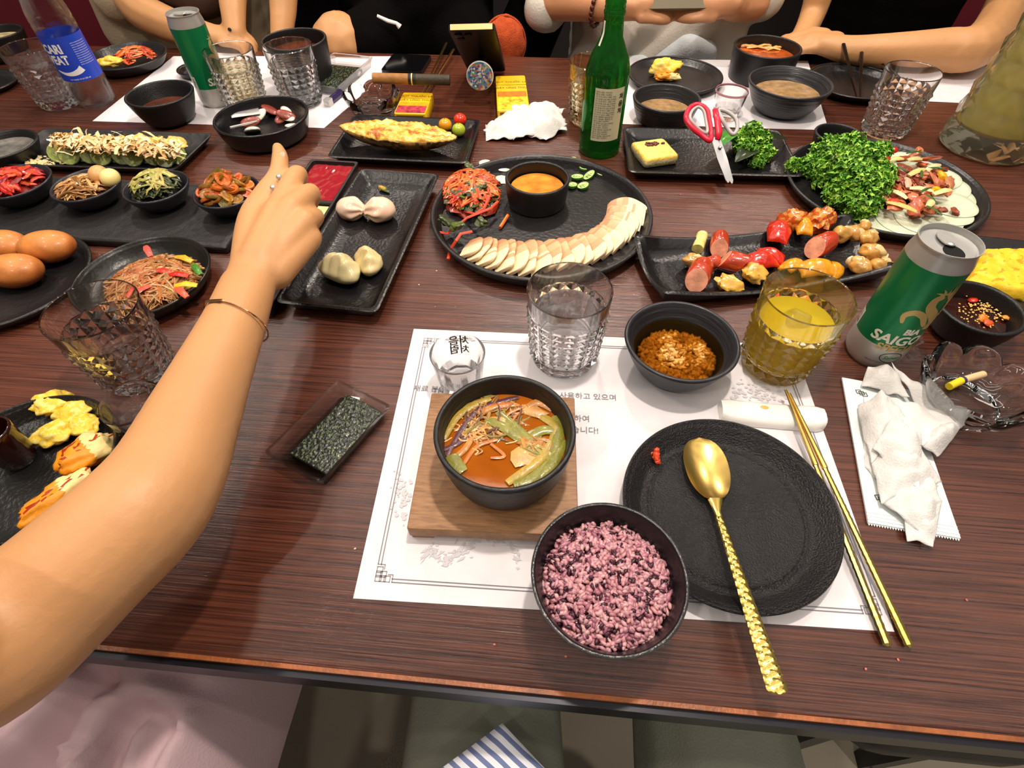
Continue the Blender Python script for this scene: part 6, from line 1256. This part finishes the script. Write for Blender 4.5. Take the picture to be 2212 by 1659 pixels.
# ---- far side bench and people
burg = mat('burgundy_vinyl', '6e1526', .5, var=(5, .1))
for x0, x1, lb in ((-1.75, -.62, 'burgundy upholstered bench behind the person at the far left'), (.98, 1.9, 'burgundy upholstered bench behind the person in black at the far right')):
    th = thing('bench', lb, 'bench', ((x0+x1)/2, 1.72, 0), 0); hw_ = (x1-x0)/2
    m = M(); m.loft([[(p[0]*k, p[1]*k-.08, z) for p in smooth_outline(box_outline(hw_, .24), .03)] for k, z in ((1, .05), (1, .33), (.97, .36))]); m.build('seat', burg, th)
    m = M(); m.box((0, .2, .75), (hw_*2, .1, .75)); m.build('backrest', burg, th)
blackcl = mat('black_cloth', '0a0808', .95, bump=(300, .5), var=(10, .4), ior=1.12)
def fingers(c, d, side, n_=4, L_=.055, r=.0075, curl=.9):
    """a relaxed, curled hand: knuckles spread along side, fingers running along d and bending down"""
    c = Vector(c); d = Vector(d).normalized(); side = Vector(side).normalized(); dn = Vector((0, 0, -1)) if abs(side.z) < .5 else Vector((0, 1, -.2)).normalized(); out = [[(*(c-d*.045), .020, .8), (*c, .023, .7)]]
    for k in range(n_):
        o_ = c+side*(k-1.5)*.0165+d*.012; l = L_*(.9, 1, .95, .78)[k]; a = o_+d*l*.45+dn*.004; b = a+(d*cos(curl)+dn*sin(curl))*l*.35; e = b+(d*cos(curl*1.8)+dn*sin(curl*1.8))*l*.28
        out.append([(*(o_-d*.02), .011), (*o_, .0095), (*a, r*1.1), (*b, r), (*e, r*.85)])
    t0_ = c-side*.022-d*.03; out.append([(*t0_, .012), (*(t0_-side*.012+d*.022), .0105), (*(t0_-side*.006+d*.045+dn*.006), .0085)]); return out
# right person, black t-shirt, forearms on the table
pd = thing('person', 'person in a black t-shirt at the far right resting crossed bare arms on the table', 'person', (0, 0, 0))
hc = Vector(H3(1752, 90, .035, 0)[:3]); cX = Y3(1935, 20, 1.45, 0)[0]
body('body', [[H3(1785, 97, .036, .024, .85), H3(1840, 108, .036, .026), H3(1930, 110, .040, .032), H3(2030, 108, .044, .038), H3(2112, 100, .048, .041), Y3(2165, 30, 1.33, .042), Y3(2225, -120, 1.42, .048), (cX+.19, 1.5, T+.40, .07)],
             [H3(1722, 100, .020, .022, .8), Y3(1752, 40, 1.34, .026), Y3(1772, -30, 1.36, .031), Y3(1775, -130, 1.40, .042), (cX-.19, 1.5, T+.40, .07)], [(cX, 1.5, T-.1, .13), (cX, 1.5, T+.35, .14), (cX, 1.48, T+.52, .06)], [H3(1722, 100, .020, .022, .7), H3(1700, 88, .018, .018, .7)]]
     + fingers(hc, (-1, .12, -.1), (-.1, -1, -.2)), skinm, pd, vox=.0045, sm=4)
body('t_shirt', [[(cX, 1.52, T-.25, .16), (cX, 1.50, T+.1, .165), (cX, 1.52, T+.38, .17)], [(cX-.18, 1.52, T+.40, .085), (cX+.18, 1.52, T+.40, .085)], [(cX-.12, 1.5, T-.3, .12), (cX-.12, 1.2, T-.28, .09)], [(cX+.12, 1.5, T-.3, .12), (cX+.12, 1.2, T-.28, .09)]], blackcl, pd, vox=.008, sm=6)
# middle person, pale shirt, both hands holding a phone
pc_ = thing('person', 'person in a pale grey shirt behind the green bottle holding a phone in both hands', 'person', (0, 0, 0))
cX = Y3(1400, 20, 1.45, 0)[0]; hl = Vector(Y3(1390, 12, 1.24, 0)[:3]); hr = Vector(Y3(1532, 10, 1.24, 0)[:3])
body('body', [[Y3(1195, 5, 1.36, .036), Y3(1260, 8, 1.30, .032), Y3(1318, 14, 1.26, .027), tuple(hl)+(.026,)], [Y3(1625, 5, 1.34, .036), Y3(1590, 10, 1.30, .032), tuple(hr+Vector((.04, .01, 0)))+(.028,), tuple(hr)+(.028,)],
      [Y3(1195, 5, 1.36, .036), (cX-.24, 1.5, T+.20, .045), (cX-.2, 1.53, T+.42, .07)], [Y3(1625, 5, 1.34, .036), (cX+.26, 1.5, T+.20, .045), (cX+.2, 1.53, T+.42, .07)], [(cX, 1.52, T, .12), (cX, 1.52, T+.4, .13), (cX, 1.5, T+.55, .06)]]
     + fingers(hl, (1, 0, -.1), (.1, -.75, -.65), L_=.055, r=.0095, curl=.5) + fingers(hr, (-1, 0, -.05), (-.1, -.75, -.65), L_=.055, r=.0095, curl=.5), skin2, pc_, vox=.0045, sm=4)
palec = mat('pale_grey_cloth', 'c9c2b6', .8, bump=(250, .4), var=(7, .12))
body('shirt', [[(cX, 1.55, T-.22, .17), (cX, 1.52, T+.02, .175), (cX, 1.54, T+.38, .17)], [(cX-.20, 1.54, T+.40, .08), (cX-.25, 1.50, T+.22, .062), Y3(1185, -10, 1.40, .052), Y3(1175, 20, 1.37, .046)], [(cX+.20, 1.54, T+.40, .08), (cX+.27, 1.50, T+.22, .062), Y3(1645, -10, 1.38, .052)], [(cX-.14, 1.42, T-.12, .07), (cX-.10, 1.36, T+.0, .05), (cX-.15, 1.42, T+.2, .06)], [(cX-.02, 1.38, T-.10, .06), (cX+.10, 1.36, T+.04, .05)], [(cX+.14, 1.42, T-.14, .09), (cX+.15, 1.4, T+.1, .07)]], palec, pc_, vox=.007, sm=6)
body('jeans', [[(cX-.08, 1.46, T-.20, .10), (cX-.02, 1.34, T-.10, .075), (cX+.03, 1.28, T-.16, .07)], [(cX+.10, 1.46, T-.20, .10), (cX+.10, 1.33, T-.09, .07), (cX+.13, 1.28, T-.16, .07)], [(cX+.02, 1.33, T-.05, .03), (cX+.07, 1.31, T-.01, .035), (cX+.11, 1.32, T-.02, .03)]], mat('pale_denim', 'c3cbcf', .8, var=(20, .15), bump=(300, .5)), pc_, vox=.006, sm=5)
m = M(); p0 = Vector(Y3(1293, 14, 1.275, 0)[:3]); ax = Vector((1, -.6, -.1)).normalized(); v1 = ax.orthogonal().normalized(); v2 = ax.cross(v1)
for k in range(22): u = 2*pi*k/22; m.ell(p0+(v1*cos(u)+v2*sin(u))*.0335, (.0048, .0048, .0048), col=lin('4a1c12'), sub=2)
m.build('bead_bracelet', mat('dark_beads', '4a1c12', .25), pc_)
ph = thing('smartphone', 'smartphone held in both hands by the person in the pale shirt', 'phone', tuple((hl+hr)/2+Vector((0, .0, .012))), .0); m = M(); m.box((0, 0, .012), (.12, .009, .065), (rad(-38), 0, 0)); m.build('case', mat('olive_case', '6a6048', .5), ph); m = M(); m.box((0, .004, .0165), (.114, .002, .06), (rad(-38), 0, 0)); m.build('screen', MATS['phone_screen'], ph)
# left-middle person in black shorts with a raised knee
pe = thing('person', 'person in black clothes with one bare raised knee behind the far black bowl', 'person', (0, 0, 0))
cX = Y3(900, 10, 1.5, 0)[0]
body('body', [[Y3(735, 92, 1.36, .062), Y3(775, 130, 1.42, .068), (cX-.05, 1.55, T-.22, .08)], [Y3(735, 92, 1.36, .062), (Y3(735, 92, 1.36, 0)[0]+.01, 1.40, T-.35, .05), (Y3(735, 92, 1.36, 0)[0], 1.42, T-.66, .04)], [Y3(608, 110, 1.33, .024), Y3(610, 50, 1.36, .026), Y3(612, -20, 1.40, .031), (cX-.24, 1.55, T+.30, .045), (cX-.18, 1.6, T+.42, .06)], [(cX, 1.62, T, .12), (cX, 1.6, T+.42, .13)]], skinm, pe, vox=.005, sm=5)
body('black_clothes', [[(cX, 1.6, T-.22, .18), (cX, 1.56, T+.05, .19), (cX, 1.6, T+.40, .18)], [(cX-.10, 1.5, T-.14, .085), Y3(845, 70, 1.43, .080), Y3(815, 88, 1.40, .074), Y3(790, 90, 1.385, .069)], [(cX+.12, 1.56, T-.14, .11), Y3(985, 70, 1.46, .09), Y3(1000, 95, 1.42, .08)], [(cX-.22, 1.6, T+.3, .08), (cX-.26, 1.55, T+.1, .07), (cX-.24, 1.58, T-.2, .1)], [(cX+.24, 1.6, T+.3, .08), (cX+.30, 1.5, T+.05, .07), (cX+.24, 1.56, T-.1, .08)]], blackcl, pe, vox=.008, sm=6)
m = M(); m.tube([Y3(815, 34, 1.335, 0)[:3], Y3(838, 45, 1.33, 0)[:3], Y3(856, 50, 1.325, 0)[:3], Y3(864, 58, 1.325, 0)[:3]], [.003, .004, .0035, .006], 8); m.build('drawstring', mat('white_cord', 'e8e4e0', .8), pe)
# far left person
pf = thing('person', 'person in a cream top at the far left leaning bare forearms on the table edge', 'person', (0, 0, 0))
cX = Y3(400, -10, 1.55, 0)[0]
body('body', [[(cX-.22, 1.6, T+.35, .06), Y3(250, -70, 1.46, .045), Y3(300, 15, 1.40, .040), Y3(360, 50, 1.36, .036), Y3(430, 72, 1.335, .029), Y3(475, 82, 1.32, .023)], [(cX+.18, 1.6, T+.35, .06), Y3(505, -70, 1.45, .034), Y3(502, -5, 1.38, .029), Y3(508, 70, 1.32, .022)], [(cX, 1.6, T, .13), (cX, 1.6, T+.4, .14)]] + fingers(Y3(495, 84, 1.31, 0)[:3], (1, -.1, -.1), (0, -1, -.2), L_=.05), skinm, pf, vox=.0045, sm=4)
body('top', [[(cX, 1.62, T-.25, .17), (cX, 1.6, T+.1, .17), (cX, 1.6, T+.40, .17)], [(cX-.22, 1.6, T+.35, .085), Y3(235, -80, 1.48, .075), Y3(262, -10, 1.45, .062)], [Y3(300, 60, 1.50, .08), Y3(262, -10, 1.48, .07)]], mat('cream_cloth', 'b9a588', .85, bump=(260, .4), var=(6, .15)), pf, vox=.007, sm=6)
body('brown_wrap', [[Y3(360, -40, 1.44, .05), Y3(430, -12, 1.42, .05), Y3(480, -30, 1.44, .05)], [(cX-.1, 1.5, T-.25, .11), (cX+.1, 1.5, T-.25, .11)]], mat('brown_cloth', '3f2c24', .8, var=(20, .3)), pf, vox=.008, sm=6)
m = M(); m.ell(Y3(496, 64, 1.298, 0)[:3], (.004, .002, .004)); m.build('wrist_mark', mat('tattoo', '1a1a20', .6), pf)
# orange round bag
bg = thing('round_bag', 'fuzzy orange round cushion behind the standing phone at the far table edge', 'cushion', Y3(1090, 92, 1.335, 0)[:3]); m = M(); m.ell((0, 0, 0), (.045, .035, .052), sub=4, nz=.08, ns=80); m.build('fabric_body', mat('orange_fuzz', 'b84a1e', .95, bump=(500, 1.), var=(60, .2)), bg); m = M(); m.tube([(.0455*cos(u), -.004, .0525*sin(u)) for u in [2*pi*k/40 for k in range(41)]], .0025, 6, cap=False); m.build('piping', MATS['orange_fuzz'], bg)

# crumbs on the table
m = M()
for px, py in ((943, 585), (940, 663), (905, 615), (1295, 740), (600, 620), (767, 1185), (1068, 1392), (1222, 1418), (1940, 1425), (2088, 1296), (1870, 1445), (1470, 420), (1960, 1010), (700, 520), (1745, 1170)): p = Q(px, py, .0008); m.ell(p, (.0012, .0009, .0006), (0, 0, px), lin('e8c8a8') if px % 2 else lin('c86a5a'), 1)
tag(m.build('crumbs', food_dry), 'tiny pale and reddish crumbs scattered on the dark table top', 'crumbs', kind='stuff')
